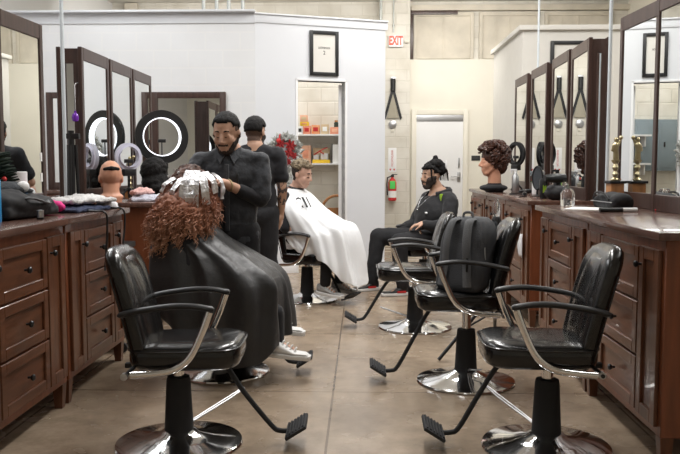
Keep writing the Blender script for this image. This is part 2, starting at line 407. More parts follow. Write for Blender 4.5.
# conduits
def conduit(label, x, y, z0, z1, r=.013, m='galv', grp='conduits'):
    t = tag(MB().tube([(0,0,0),(0,0,z1-z0)], r, 12).build('conduit_pipe', m), label, 'pipe', grp); t.location = (x,y,z0)
    MB().lathe([(r,0),(r*1.9,.003),(r*1.9,.03),(r,.035)],(0,0,.35 if z1-z0>1 else .1),14).build('coupling',m,t); return t
for i,(px,lab) in enumerate(((205,'leftmost of the four grey conduits above the white partition'),(218,'second from left of the four grey conduits above the white partition'),(230,'third from left of the four grey conduits above the white partition'),(244,'grey conduit above the white partition, closest to the angled wall'))):
    conduit(lab, (px-362)*9.1/F, 9.12, 3.065, ZC, .022, 'galv', 'conduits above the partition')
conduit('white power pole dropping to the near end of the left far mirror row', (64.5-362)*5.62/F, 5.60, 0.0, ZC, .014, 'pole_white', 'power poles')
conduit('white power pole in front of the mirror tower beside the big near right mirror', (604-362)*6.0/F, 6.0, 0.0, ZC, .014, 'pole_white', 'power poles')
conduit('white power pole rising behind the middle of the right far mirror row', 2.02, 9.15, 1.0, ZC, .013, 'pole_white', 'power poles')
conduit('dark conduit on the far brick wall left of the exit sign', .33, YF-.25, 3.3, ZC, .025, 'galv', 'far wall conduits')
conduit('thin conduit rising from the top of the exit sign', .56, YF-.25, 3.66, ZC, .012, 'galv', 'far wall conduits')
t = thing('wall_valve','rusty grey valve bracket high on the brick above the left partition','valve',((133-362)*14.4/F,YF,4.22))
MB().box(-.12,.12,-.12,0,-.14,.02,.02).build('bracket','tan_board',t); MB().lathe([(.05,0),(.05,.12),(.03,.13)],(0,-.12,-.25),14).build('valve_body','tan_board',t)

# exit sign
t = thing('exit_sign','white exit sign with red letters on the far brick pier','sign',(.60,YF-.22,3.40))
MB().box(-.13,.13,-.06,0,0,.21,.01).build('housing','white',t)
text('lettering','EXIT',.215,'exit',t,(0.0,-.063,.105),(PI/2,0,0),.003,.56,.008)
MB().tube([(.16,-.03,.1),(.24,-.03,.1)],.03,12).build('bracket','cream_paint',t)
# hanging A shaped straps with bell
t = thing('strap_hanger','black A-shaped strap holder with beige inset high on the brick pier','strap',(.555,YF-.225,2.1))
MB().tube([(0,-.03,.52),(0,-.03,.74)],.045,12).build('roll','black',t)
MB().prism([(-.03,.55),(.03,.55),(.165,.04),(.14,0),(.125,.03),(0,.47),(-.125,.03),(-.14,0),(-.165,.04)],-.035,-.015).build('strap','black',t)
MB().prism([(-.11,.03),(.11,.03),(.01,.46),(-.01,.46)],-.03,-.02).build('inset','beige',t)
MB().box(-.045,.045,-.05,-.01,.72,.77,.01).build('clip','steel',t)
t = thing('alarm_bell','small round grey alarm bell beneath the black strap holder','bell',(.55,YF-.22,2.02))
MB().lathe([(.03,0),(.075,.01),(.07,.04),(.03,.055),(.0,.057)],(0,0,0),20,Matrix.Rotation(PI/2,4,'X')).build('gong','steel',t)
MB().box(-.03,.03,-.02,0,-.13,-.08,.005).build('box','cream_paint',t)
t = thing('extinguisher_sign','narrow white vertical sign with red lettering above the fire extinguisher','sign',(.55,YF-.22,1.16))
MB().box(-.075,.075,-.006,0,0,.44,.002).build('panel','white',t)
text('lettering','FIRE EXTINGUISHER',.05,'red',t,(0,-.007,.25),(PI/2,-PI/2,0),.001,.66)
MB().prism([(-.055,.06),(-.015,.06),(-.035,.02)],-.009,-.007).prism([(.015,.06),(.055,.06),(.035,.02)],-.009,-.007).build('arrow','red',t)
t = thing('fire_extinguisher','red fire extinguisher with green tag hung on the brick pier','extinguisher',(.55,YF-.32,.64))
MB().lathe([(.06,0),(.075,.015),(.075,.33),(.05,.39),(.025,.41),(.025,.43)],(0,0,0),24).build('cylinder','red',t)
MB().box(-.03,.03,-.02,.02,.43,.47,.006).box(-.015,.09,-.012,.012,.47,.485,.004).tube([(-.01,0,.45),(-.09,0,.42),(-.1,0,.3),(-.09,0,.1)],.012,8).build('valve_handle','black',t)
MB().lathe([(.0765,0),(.0765,.12)],(0,0,.06),24).build('label_band','paper',t)
MB().box(-.05,.05,-.082,-.078,.22,.36,.003).build('tag','green',t)
MB().box(-.03,.03,.06,.10,.2,.3,.004).build('wall_bracket','black',t)
t = tag(MB().box(2.0,2.16,YF-.115,YF-.1,1.37,1.46,.003).build('room_plaque','ink'),'small black plaque on the wall right of the far door','sign')
# pictures
def picture(label, loc, rz, w, h, words=True, fw=.04):
    t = thing('framed_poster', label, 'picture', loc, rz)
    MB().box(-w/2,-w/2+fw,-.03,0,0,h,.004).box(w/2-fw,w/2,-.03,0,0,h,.004).box(-w/2+fw,w/2-fw,-.03,0,0,fw,.004).box(-w/2+fw,w/2-fw,-.03,0,h-fw,h,.004).build('frame','black',t)
    MB().box(-w/2+fw,w/2-fw,-.014,-.002,fw,h-fw).build('poster','poster',t)
    if words:
        text('title','LOOKBOOK',.034,'ink',t,(0,-.0155,h*.62),(PI/2,0,0),.0006,.78)
        text('number','2',.062,'ink',t,(0,-.0155,h*.51),(PI/2,0,0),.0006)
    return t
picture('black framed poster reading LOOKBOOK 2 above the closet doorway', ang(.829,0,2.335), ANG, .355, .52)
picture('wide black framed picture on the grey booth wall behind the right mirrors', (2.60,9.8,2.15), 0, .58, .65, False, .045)

# wreath on the angled wall
t = thing('wreath','frosted wreath with red poinsettias hung left of the closet doorway','wreath',ang(.33,0,1.44),ANG)
b = MB(); rnd = random.Random(3)
for i in range(260):
    a = rnd.uniform(0,2*PI); r = .15+rnd.uniform(-.035,.035); p = V((r*math.cos(a),-.05+rnd.uniform(-.04,.02),r*math.sin(a)*1.0))
    d_ = V((math.cos(a+rnd.uniform(-1,1)),rnd.uniform(-.8,.1),math.sin(a+rnd.uniform(-1,1)))).normalized()
    b.tube([p,p+d_*.03,p+d_*.065],.01,6,radii=[.002,.005,.001],flat=3.)
b.tube([(.15*math.cos(2*PI*i/24),-.035,.15*math.sin(2*PI*i/24)) for i in range(24)],.03,8,closed=True)
for i in range(40):
    p = V((rnd.uniform(-.05,.06),-.05,-.15)); b.tube([p,p+V((rnd.uniform(-.03,.03),-.01,-.1)),p+V((rnd.uniform(-.06,.06),0,-.26))],.01,5,radii=[.002,.005,.001],flat=3.)
b.build('garland','garland',t)
for (fx,fz,fr) in ((-.06,.09,.062),(.06,.07,.07),(-.1,-.01,.05),(.04,-.02,.06),(.10,-.05,.045),(.03,-.12,.045)):
    b = MB()
    for ring,(n,l) in enumerate(((7,fr),(5,fr*.65))):
        for i in range(n):
            a = 2*PI*i/n+ring*.4; dv = V((math.cos(a),-.25-.3*ring,math.sin(a)))
            c = V((fx,-.085-.012*ring,fz)); b.tube([c,c+dv*l*.5,c+dv*l],.02,6,radii=[.002,l*.075,.001],flat=4.)
    b.build('poinsettia','red_f',t)
MB().tube([(-.07,-.09,.1),(-.07,-.09,.18),(-.06,-.08,.2)],.008,6).sphere((-.085,-.10,.12),(.03,.02,.03)).build('bow','red',t)

# closet shelves and boxes
def shelf(label, z):
    t = thing('wall_shelf', label, 'shelf', (-.72,11.4,z), 0, 'closet shelves')
    MB().box(-.55,.62,-.32,0,-.025,0,.003).build('board','white_paint',t)
    for x in (-.5,.55): MB().box(x,x+.02,-.25,0,-.17,-.025,.003).build('bracket','white_paint',t)
shelf('upper white shelf of coloured boxes inside the closet',1.72); shelf('lower white shelf with a gift tray inside the closet',1.31)
def carton(name,label,cat,x0,x1,z0,z1,m,grp,band=None,y=11.13,dp=.16):
    t = thing(name,label,cat,((x0+x1)/2,y,z0),0,grp); w=(x1-x0)/2
    MB().box(-w,w,0,dp,0,z1-z0,.004).build('carton',m,t)
    MB().box(-w*.6,w*.6,-.002,0,(z1-z0)*.3,(z1-z0)*.75,.0005).build('printed_panel',band or 'paper',t); return t
sx = lambda p: (p-362)*11.1/F
G1='boxes on the upper closet shelf'; G2='boxes on the lower closet shelf'
carton('carton','white box with a dark mark at the left end of the upper closet shelf','box',sx(297.5),sx(302.5),1.72,1.83,'white',G1,'ink')
carton('carton','salmon box standing under the yellow packet on the upper closet shelf','box',sx(303),sx(310.5),1.72,1.84,'salmon',G1,'red')
carton('carton','yellow packet lying between a salmon and a peach box on the upper closet shelf','box',sx(300),sx(308.5),1.84,1.895,'yellow',G1,'orange')
carton('carton','peach box at the very top of the stack on the upper closet shelf','box',sx(300),sx(307.5),1.895,1.99,'peach',G1,'tan_card')
carton('carton','orange flower-printed box in the middle of the upper closet shelf','box',sx(311.5),sx(319.5),1.72,1.85,'orange',G1,'red')
carton('carton','tan box with a grey print right of the orange one on the upper closet shelf','box',sx(321),sx(328.5),1.72,1.86,'tan_card',G1,'paper')
carton('carton','wide salmon box at the right end of the upper closet shelf','box',sx(330),sx(339),1.72,1.82,'salmon',G1,'peach')
t = thing('jar','small dark jar standing on the wide salmon box in the closet','jar',(sx(336),11.2,1.82)); MB().lathe([(.03,0),(.032,.06),(.02,.075)],(0,0,0),14).build('body','plant',t); MB().lathe([(.024,.075),(.024,.1)],(0,0,0),14).build('lid','orange_wood',t)
carton('carton','tall peach gift box with a bow at the left of the lower closet shelf','box',sx(300.5),sx(310.5),1.31,1.56,'peach',G2,'salmon')
t = thing('gift_tray','clear-wrapped gift tray with red ribbon on the lower closet shelf','gift',(sx(321),11.2,1.31))
MB().box(-.125,.125,-.07,.09,0,.05,.006).build('tray','yellow',t); MB().box(-.11,-.03,-.05,.05,.05,.12,.01).box(-.01,.1,-.05,.05,.05,.14,.01).build('contents','towel_w',t)
MB().tube([(-.1,-.06,.12),(-.02,-.07,.17),(.05,-.06,.21),(.09,-.05,.22)],.008,6).tube([(-.02,-.07,.17),(.04,-.08,.13)],.008,6).build('ribbon','red',t)
MB().box(-.12,.12,.06,.075,.05,.22,.006).build('back_card','tan_card',t)
t = thing('white_binder','white binder with a black spine at the right of the lower closet shelf','binder',(sx(335.5),11.2,1.31)); MB().box(-.045,.06,-.07,.1,0,.265,.004).build('cover','paper',t); MB().box(-.053,-.045,-.073,.1,0,.27,.002).build('spine','ink',t)
t = thing('wooden_chair','honey wood chair with arched back inside the closet','chair',(-.33,10.5,0),PI)
b = MB(); b.box(-.2,.2,-.2,.2,.43,.46,.01).build('seat','orange_wood',t)
for x in (-.18,.18):
    for y in (-.18,.18): MB().tube([(x,y,0),(x*.95,y*.95,.43)],.02,8,radii=[.016,.022]).build('leg','orange_wood',t)
pts=[(.2*math.cos(a),.19,.68+.2*math.sin(a)) for a in [PI*i/14 for i in range(15)]]
MB().tube([(.2,.19,.45)]+pts+[(-.2,.19,.45)],.018,8).build('back_hoop','orange_wood',t)
MB().box(-.19,.19,.18,.2,.62,.72,.004).build('back_slat','orange_wood',t)
def epanel(label,x):
    t = thing('electrical_panel',label,'panel',(x,11.4,1.2),0,'closet electrical panels')
    MB().box(-.2,.2,-.12,0,0,.75,.008).build('enclosure','grey_metal',t); MB().box(-.17,.17,-.128,-.12,.05,.7,.004).build('cover','grey_metal',t); MB().box(.1,.12,-.14,-.128,.35,.42,.002).build('latch','black',t)
epanel('grey electrical panel on the closet wall, left one',-1.75); epanel('grey electrical panel on the closet wall, one closer to the shelves',-1.3-.02)

# ------------------------------------------------------------------ cabinets
def shaker(b, x, y0, y1, z0, z1, s, st=.055, th=.018):
    """frame-and-panel front in the plane X = x, facing s"""
    xa, xb = sorted((x, x+s*th))
    b.box(xa,xb,y0,y0+st,z0,z1,.003,1).box(xa,xb,y1-st,y1,z0,z1,.003,1).box(xa,xb,y0+st,y1-st,z0,z0+st,.003,1).box(xa,xb,y0+st,y1-st,z1-st,z1,.003,1)
    xa, xb = sorted((x, x+s*th*.35)); b.box(xa,xb,y0+st,y1-st,z0+st,z1-st)
def knob(parent, x, y, z, s):
    m = Matrix.Translation((x,y,z)) @ Matrix.Rotation(s*PI/2,4,'Y')
    MB().lathe([(.006,0),(.006,.012),(.015,.02),(.016,.027),(.011,.033),(.0,.035)],(0,0,0),14,m).build('knob','pewter',parent)
CT = .965
def cabinet(label, xf, y0, y1, s, depth, grp, far=False):
    """s: direction the front faces (+1 = +X)"""
    t = thing('station_cabinet', label, 'cabinet', (xf,(y0+y1)/2,0), 0, grp)
    L = (y1-y0)/2; xa, xb = sorted((0, -s*depth))
    MB().box(xa,xb,-L+.004,L-.004,.13,CT,.004,1).build('carcass','cherry_lit',t)
    for ly in (-L+.035, L-.035):
        for lx in (-s*.03, -s*(depth-.03)):
            MB().loft([[(lx+a*w,ly+c*w,z) for a,c in ((-1,-1),(1,-1),(1,1),(-1,1))] for z,w in ((0,.02),(.13,.028))]).build('leg','cherry',t,False)
    dw = .24*(y1-y0); g = .035
    for (a,bb,ky) in ((-L+g,-L+dw,-L+dw-.03),(L-dw,L-g,L-dw+.03)):
        b = MB(); shaker(b,0,a,bb,.17,CT-.045,s); d_ = b.build('door','cherry',t,False); knob(d_,s*.018,ky,.84,s)
    a, bb = -L+dw+.012, L-dw-.012; hz = (CT-.045-.17)/3
    for k in range(3):
        b = MB(); shaker(b,0,a,bb,.17+k*hz+.006,.17+(k+1)*hz-.006,s,.05); d_ = b.build('drawer','cherry_h',t,False); knob(d_,s*.018,(a+bb)/2,.17+(k+.5)*hz,s)
    return t
def countertop(label, x0, x1, y0, y1, grp):
    t = tag(MB().box(x0,x1,y0,y1,CT,1.0,.006).build('countertop','counter'),label,'countertop',grp); return t
GL, GR = 'cabinets of the left islands','cabinets of the right islands'
DL, DR = 1.22, 1.24
cabinet('cherry cabinet nearest the camera in the left island', -1.56, 2.98, 4.02, 1, DL, GL)
cabinet('cherry cabinet at the far end of the near left island, cords hanging over it', -1.56, 4.04, 5.02, 1, DL, GL)
cabinet('cherry cabinet behind the caped woman, first of the far left island', -1.56, 5.72, 6.82, 1, DL, GL)
cabinet('cherry cabinet in the middle of the far left island', -1.56, 6.84, 7.84, 1, DL, GL)
countertop('dark cherry countertop of the near left island', -2.82, -1.515, 2.95, 5.05, 'countertops')
countertop('dark cherry countertop of the far left island under the ring lights', -2.82, -1.515, 5.69, 7.87, 'countertops')
cabinet('cherry cabinet nearest the camera in the right island, its end panel in view', 1.25, 3.22, 4.32, -1, DR, GR)
cabinet('cherry cabinet at the far end of the near right island, under the white paper', 1.25, 4.34, 5.44, -1, DR, GR)
cabinet('cherry cabinet at the near end of the far right island, white towel on it', 1.32, 6.12, 7.2, -1, DR, GR)
cabinet('cherry cabinet in the middle of the far right island', 1.32, 7.22, 8.3, -1, DR, GR)
cabinet('cherry cabinet under the curly wig at the far end of the right side', 1.32, 8.32, 9.4, -1, DR, GR)
countertop('dark cherry countertop of the near right island', 1.205, 2.53, 3.19, 5.47, 'countertops')
countertop('dark cherry countertop of the far right island under the curly wig', 1.285, 2.6, 6.09, 9.43, 'countertops')
# plain wall counters under the partition mirrors
def wallcab(label, x0, x1):
    t = thing('wall_cabinet',label,'cabinet',((x0+x1)/2,9.03,0),0,'cabinets along the partition'); w=(x1-x0)/2
    MB().box(-w,w,-.5,0,.12,CT,.004).build('carcass','cherry_lit',t); MB().box(-w-.02,w+.02,-.54,0,CT,1.0,.006).build('top','counter',t)
    for x in (-w+.04,w-.04):
        for y in (-.46,-.04): MB().box(x-.025,x+.025,y-.025,y+.025,0,.12).build('leg','cherry',t,False)
    for k in (0,1):
        b = MB(); x0_, x1_ = (-w+.02,-.01) if k==0 else (.01,w-.02)
        b.box(x0_,x1_,-.515,-.5,.16,CT-.04,.004).box(x0_+.05,x1_-.05,-.512,-.516,.21,CT-.09); d_=b.build('door','cherry',t,False)
        MB().sphere((x1_-.03 if k==0 else x0_+.03,-.525,.84),.014).build('knob','pewter',d_)
wallcab('cherry wall cabinet against the partition behind the near left mirror',-3.75,-2.62)
wallcab('cherry wall cabinet against the partition behind the barber',-2.5,-1.45)

# ------------------------------------------------------------------ mirrors
def mirror_tower(label, xf, y0, y1, ztop, s, grp, yaw=0., end=False, th=.19):
    """mirror facing the aisle (s=+1: +X), a second one on its back, dark wood stiles and rails between them"""
    cy = (y0+y1)/2; L = (y1-y0)/2; t = thing('station_mirror',label,'mirror',(xf,cy,1.0),yaw,grp)
    h = ztop-1.0; sw = .045; rw = .1; b = MB()
    for x0 in (-.03, -th):
        xa, xb = sorted((s*x0, s*(x0+.03)))
        b.box(xa,xb,-L,-L+sw,0,h,.004,1).box(xa,xb,L-sw,L,0,h,.004,1).box(xa,xb,-L+sw,L-sw,0,rw,.004,1).box(xa,xb,-L+sw,L-sw,h-rw*.95,h,.004,1)
    xa, xb = sorted((-s*.03, -s*(th-.03)))
    b.box(xa,xb,-L+.012,L-.012,h-.05,h-.012).box(xa,xb,-L+.012,L-.012,.0,.05)
    b.box(xa,xb,L-.03,L-.012,.05,h-.05)
    xa, xb = sorted((-s*.012,-s*(.012+.012)))
    b.box(xa+(-s*.008),xb+(-s*.008),-L+.03,L-.03,.05,h-.05)      # backing board behind the glass
    if not end: xc, xd = sorted((-s*.03, -s*(th-.03))); b.box(xc,xd,-L+.012,-L+.03,.05,h-.05)
    b.build('frame','frame',t,False)
    xa, xb = sorted((-s*.008,-s*.013)); MB().box(xa,xb,-L+sw-.004,L-sw+.004,rw-.004,h-rw*.95+.004).build('glass','mirror',t,False)
    xa, xb = sorted((-s*(th-.008),-s*(th-.013))); MB().box(xa,xb,-L+sw-.004,L-sw+.004,rw-.004,h-rw*.95+.004).build('glass','mirror',t,False)
    if end:
        xa, xb = sorted((-s*.03, -s*(th-.03)))
        xm = [xa+.035, xb-.035]
        MB().box(xa,xm[0],-L+.006,-L+.03,0.05,h-.05).box(xm[1],xb,-L+.006,-L+.03,.05,h-.05).box(xm[0],xm[1],-L+.006,-L+.03,h-.12,h-.05).build('end_frame','frame',t,False)
        MB().box(xm[0],xm[1],-L+.018,-L+.022,.05,h-.12).build('end_glass','mirror',t,False)
    return t
MG = 'mirrors of the left islands'; MR='mirrors of the right islands'
ZL, ZR = 2.14, 2.275
mirror_tower('tall dark-framed mirror cut by the left edge of the picture', -2.05, 4.42, 5.0, ZL+.025, 1, MG, math.radians(-2.2))
mirror_tower('tall dark-framed mirror behind the white power pole on the left', -2.05, 5.72, 6.34, ZL, 1, MG, 0, True)
mirror_tower('tall dark-framed mirror second from the left power pole', -2.05, 6.38, 6.98, ZL, 1, MG)
mirror_tower('tall dark-framed mirror at the far end of the left row, beside the large ring light', -2.05, 7.02, 7.62, ZL, 1, MG)
mirror_tower('tall dark-framed mirror cut by the right edge of the picture', 1.775, 4.1, 4.80, ZR, -1, MR, math.radians(3.2))
mirror_tower('tall dark-framed mirror behind the gold trophy on the right', 1.775, 4.84, 5.46, ZR, -1, MR, math.radians(3.2))
mirror_tower('tall dark-framed mirror behind the right-hand power pole, first of the far row', 1.755, 6.12, 6.77, ZR-.02, -1, MR, math.radians(-3.3), True, .165)
mirror_tower('tall dark-framed mirror second in the far right row', 1.79, 6.87, 7.55, ZR, -1, MR, math.radians(-1.9))
mirror_tower('tall dark-framed mirror third in the far right row', 1.79, 7.72, 8.42, ZR, -1, MR)
mirror_tower('tall dark-framed mirror at the far end of the right row, beside the curly wig', 1.79, 8.62, 9.3, ZR, -1, MR)
def wall_mirror(label, x0, x1, z0, z1):
    t = thing('wall_mirror',label,'mirror',((x0+x1)/2,9.05,z0),0,'mirrors on the partition'); w=(x1-x0)/2; h=z1-z0
    MB().box(-w,-w+.07,-.04,0,0,h,.004).box(w-.07,w,-.04,0,0,h,.004).box(-w+.07,w-.07,-.04,0,0,.08,.004).box(-w+.07,w-.07,-.04,0,h-.07,h,.004).build('frame','frame',t)
    MB().box(-w+.065,w-.065,-.018,-.004,.075,h-.065).build('glass','mirror',t,False)
wall_mirror('dark-framed wall mirror on the partition behind the barber', -2.43, -1.57, 1.0, 2.12)
wall_mirror('dark-framed wall mirror on the partition glimpsed beside the near left mirror', -3.66, -2.8, 1.0, 2.12)
for z,n in ((1.30,'upper'),(1.17,'lower')):
    tag(MB().box(-2.05,-2.046,4.93,4.96,z,z+.055).build('paper_tag','paper'),n+' small white paper tag stuck to the edge of the near left mirror','tag','paper tags')

# ------------------------------------------------------------------ salon chairs
def salon_chair(label, loc, rz, dz=0., lever=(.25,.35), foot=True, grp='black salon chairs', footlen=.52):
    t = thing('salon_chair', label, 'chair', loc, rz, grp)
    MB().lathe([(.285,0),(.29,.006),(.285,.014),(.24,.024),(.16,.036),(.09,.055),(.07,.07),(.0,.071)],(0,0,0),64).build('base_plate','chrome',t)
    MB().lathe([(.068,.055),(.066,.07),(.054,.30),(.05,.315),(.0,.316)],(0,0,0),32).build('column_cover','matte_black',t)
    MB().lathe([(.026,.30),(.026,.40+dz)],(0,0,0),20).build('piston','chrome',t)
    lx, ly = lever; n = V((-ly,lx,0)).normalized()*.007; d_ = V((lx,ly,0))
    P = [V((0,0,.078))+d_.normalized()*.06+n*.6, V((0,0,.09))+d_*.3+n, V((0,0,.12))+d_*.75+n*1.3, V((0,0,.14))+d_+n*.6, V((0,0,.14))+d_-n*.6, V((0,0,.12))+d_*.75-n*1.3, V((0,0,.09))+d_*.3-n, V((0,0,.075))+d_.normalized()*.06-n*.6]
    MB().tube(catmull(P,6),.0042,8).build('foot_lever','steel',t)
    z = dz
    # under-seat bracket
    MB().box(-.2,.2,-.06,.06,.375+z,.40+z,.006).box(-.24,-.08,-.015,.015,.355+z,.378+z,.004).build('seat_bracket','matte_black',t)
    # seat cushion
    rings = []
    for zz, q in ((.39,.90),(.40,.965),(.42,.995),(.45,1.),(.475,.985),(.488,.95),(.495,.88),(.498,.5)):
        ring = []
        for i in range(48):
            a = 2*PI*i/48; e = 5. if zz < .48 else 4.
            c, s_ = math.cos(a), math.sin(a); r = (abs(c)**e+abs(s_)**e)**(-1/e)
            ring.append((.055+.245*q*c*r, .21*q*s_*r, zz+z+(.010*max(0,c) if zz > .45 else 0)))
        rings.append(ring)
    MB().loft(rings).build('seat','leather',t,True,1.2)
    MB().tube([(.055+.247*math.cos(a)*(abs(math.cos(a))**5+abs(math.sin(a))**5)**(-.2), 0.212*math.sin(a)*(abs(math.cos(a))**5+abs(math.sin(a))**5)**(-.2), .474+z+.008*max(0,math.cos(a))) for a in [2*PI*i/64 for i in range(64)]],.005,6,closed=True).build('seat_piping','leather',t)
    # backrest
    W = .83
    def bx(v): return -.135-.10*v-.035*v*v
    rings = []; nb = 22
    for k in range(nb+1):
        v = k/nb; zz = .385+z+v*.525
        w = .187+.010*math.sin(PI*v); th = .05
        if v > .8: q = math.sqrt(max(0,1-((v-.8)/.2)**2)); w *= .55+.45*q; th *= .35+.65*q
        if v < .1: q = math.sqrt(max(0,1-((.1-v)/.1)**2)); th *= .5+.5*q; w *= .93+.07*q
        ring = []
        for i in range(40):
            a = 2*PI*i/40; c, s_ = math.cos(a), math.sin(a); e = 3.2; r = (abs(c)**e+abs(s_)**e)**(-1/e)
            y = w*s_*r
            wrap = .040*(y/.19)**2                       # the back curves round the sitter
            ring.append((bx(v)+th*c*r+wrap*(.6 if c > 0 else .5), y, zz))
        rings.append(ring)
    bk = MB().loft(rings).build('backrest','leather',t,True,1.2)
    rings = []
    for k in range(15):
        v = .12+.80*k/14; zz = .385+z+v*.525; q = math.sin(PI*(k/14))**.35 if 0<k<14 else .2
        w = .14*(.8+.2*q)*(1 if v < .75 else math.sqrt(max(.15,1-((v-.75)/.2)**2*.7)))
        rings.append([(bx(v)+.042+.026*q*math.cos(a) if math.cos(a)>0 else bx(v)+.035, w*math.sin(a), zz) for a in [2*PI*i/24 for i in range(24)]])
    MB().loft(rings).build('back_cushion','leather',bk,True,1.2)
    for sg in (1,-1): MB().tube([(bx(v)-.01,sg*(.190+.009*math.sin(PI*v)),.385+z+v*.525) for v in [.08+.7*i/10 for i in range(11)]],.004,6).build('back_seam','leather',bk)
    # arms
    for sg in (1,-1):
        y = sg*.232
        MB().tube(catmull([(-.205,y*.93,.635+z),(-.12,y,.657+z),(.02,y,.677+z),(.12,y,.677+z),(.205,y,.663+z)],5),.02,12,flat=.65,radii=[.013]+[.021]*19+[.012]).build('arm_pad','black',t)
        MB().tube(catmull([(.185,y,.655+z),(.15,y,.56+z),(.10,y,.46+z),(.03,y*.99,.405+z),(-.06,y*.96,.385+z),(-.16,y*.92,.375+z)],6),.0125,10,flat=1.25).build('arm_frame','chrome',t)
        MB().lathe([(.0,0),(.016,.002),(.016,.02),(.0,.022)],(0,0,0),12,Matrix.Translation((-.185,y*.9-.011,.372+z)) @ Matrix.Rotation(PI/2,4,'X') @ Matrix.Translation((0,0,-.011))).build('bolt','steel',t)
    MB().tube([(-.185,-.215,.372+z),(-.185,.215,.372+z)],.009,8).build('hinge_rod','matte_black',t)
    if foot:
        f = footlen
        for sg in (1,):
            MB().tube(catmull([(.17,0,.385+z),(.22,0,.36+z),(.30,0,.24+z*.6),(f-.07,0,.09),(f-.03,0,.062),(f+.03,0,.062)],5),.012,10).build('footrest_bar','matte_black',t)
        mt = Matrix.Translation((f+.04,0,.075)) @ Matrix.Rotation(math.radians(-32),4,'Y')
        b = MB().box(-.045,.065,-.10,.10,-.008,.008,.006,mtx=mt)
        for i in range(6): b.box(-.035+i*.017,-.028+i*.017,-.09,.09,.008,.014,mtx=mt)
        b.build('footrest_plate','rubber',t)
    return t
salon_chair('empty black salon chair in the left foreground, facing right', (-.835,3.47,0), math.radians(1.5), 0, (.24,.40), True, footlen=.49)
salon_chair('empty black salon chair in the right foreground, facing left', (.835,3.47,0), math.radians(179), 0.015, (.2,-.48), True, footlen=.46)
salon_chair('black salon chair on the right with a backpack on its seat', (.615,4.55,0), math.radians(180), .06, (-.05,.26), True, footlen=.47)
salon_chair('black salon chair in front of the seated bearded man, armrest empty', (.42,6.1,0), math.radians(181), .0, (.26,-.1), True, footlen=.46)
salon_chair('black salon chair under the woman in the black cape', (-.86,4.72,0), math.radians(2), 0, (-.2,.3), True, footlen=.46)
salon_chair('black salon chair under the client in the white cape', (-.52,7.35,0), math.radians(-32), -.03, (.3,.15), True, footlen=.45)
salon_chair('black salon chair holding the seated bearded man', (.64,7.98,0), math.radians(205), -.02, (-.2,.3), False)

# ------------------------------------------------------------------ people
def head_prims(H, s=1., nose=1., full=0.):
    """H places a head whose face looks along local +X; about 0.245 m from chin to crown"""
    def P(x,y,z): return H @ V((x*s,y*s,z*s))
    R = H.to_3x3().to_4x4(); q = []
    def e(c, r): q.append(('e', P(*c), tuple(k*s for k in r), R))
    def c_(a, b, r0, r1): q.append(('c', P(*a), P(*b), r0*s, r1*s))
    e((-.012,0,.035),(.098,.077,.092)); e((.022,0,-.035),(.068,.062+full,.078)); e((.045,0,-.088),(.038,.034+full,.034))
    c_((.074,-.03,.028),(.074,.03,.028),.014,.014)
    for y in (-1,1):
        e((.052,y*.038,-.028),(.03,.026+full*.6,.032)); e((-.012,y*.079,-.005),(.018,.009,.031)); c_((.0,y*.05,-.045),(.05,y*.03,-.095),.022,.018)
        c_((.0775,y*.02,.004),(.0775,y*.042,.003),.0095,.0085)
        e((.094,y*.011,-.036),(.010,.008,.008))
    c_((.088,0,.012),(.108*nose,0,-.028),.008,.0125); c_((.080,-.016,-.064),(.080,.016,-.064),.010,.010); c_((.078,-.012,-.076),(.078,.012,-.076),.010,.010)
    return q
def neck(H, base, r=.056): return [('c', H @ V((-.025,0,-.06)), V(base), r, r*1.12)]
def hand_prims(W, d, n, side=1, curl=.5, s=1., spread=1.):
    """W wrist, d pointing to the fingertips, n palm normal; side=+1 puts the thumb on d x n"""
    W, d, n = V(W), V(d).normalized(), V(n); n = (n-d*n.dot(d)).normalized(); t = d.cross(n)*side; q = []
    q.append(('c', W, W+d*.03*s, .026*s, .028*s))
    for k in (-1,0,1): q.append(('c', W+d*.03*s+t*k*.022*s, W+d*.082*s+t*k*.024*s, .017*s, .0145*s))
    for i,(L,) in enumerate(((.068,),(.078,),(.073,),(.056,))):
        b_ = W+d*(.088-.004*abs(i-1))*s+t*(.033-.0215*i)*s*spread; a = curl*.5; dd = d*math.cos(a)+n*math.sin(a)
        p = b_
        for l, rr in ((.45,.0092),(.32,.0084),(.23,.0076)):
            pn = p+dd*L*l*s; q.append(('c', p, pn, rr*s, rr*.92*s)); p = pn
            a += curl*.75; dd = d*math.cos(a)+n*math.sin(a)
    tb = W+d*.022*s+t*.03*s; td = (d*.65+t*.65+n*.3).normalized(); m1 = tb+td*.045*s; td2 = (d*.85+t*.25+n*.45).normalized()
    q += [('c', tb, m1, .014*s, .011*s), ('c', m1, m1+td2*.03*s, .0105*s, .0095*s), ('c', m1+td2*.03*s, m1+td2*.055*s, .0092*s, .008*s)]
    return q
def HM(loc, yaw, pitch=0., roll=0.):
    return Matrix.Translation(loc) @ Matrix.Rotation(math.radians(yaw),4,'Z') @ Matrix.Rotation(math.radians(pitch),4,'Y') @ Matrix.Rotation(math.radians(roll),4,'X')
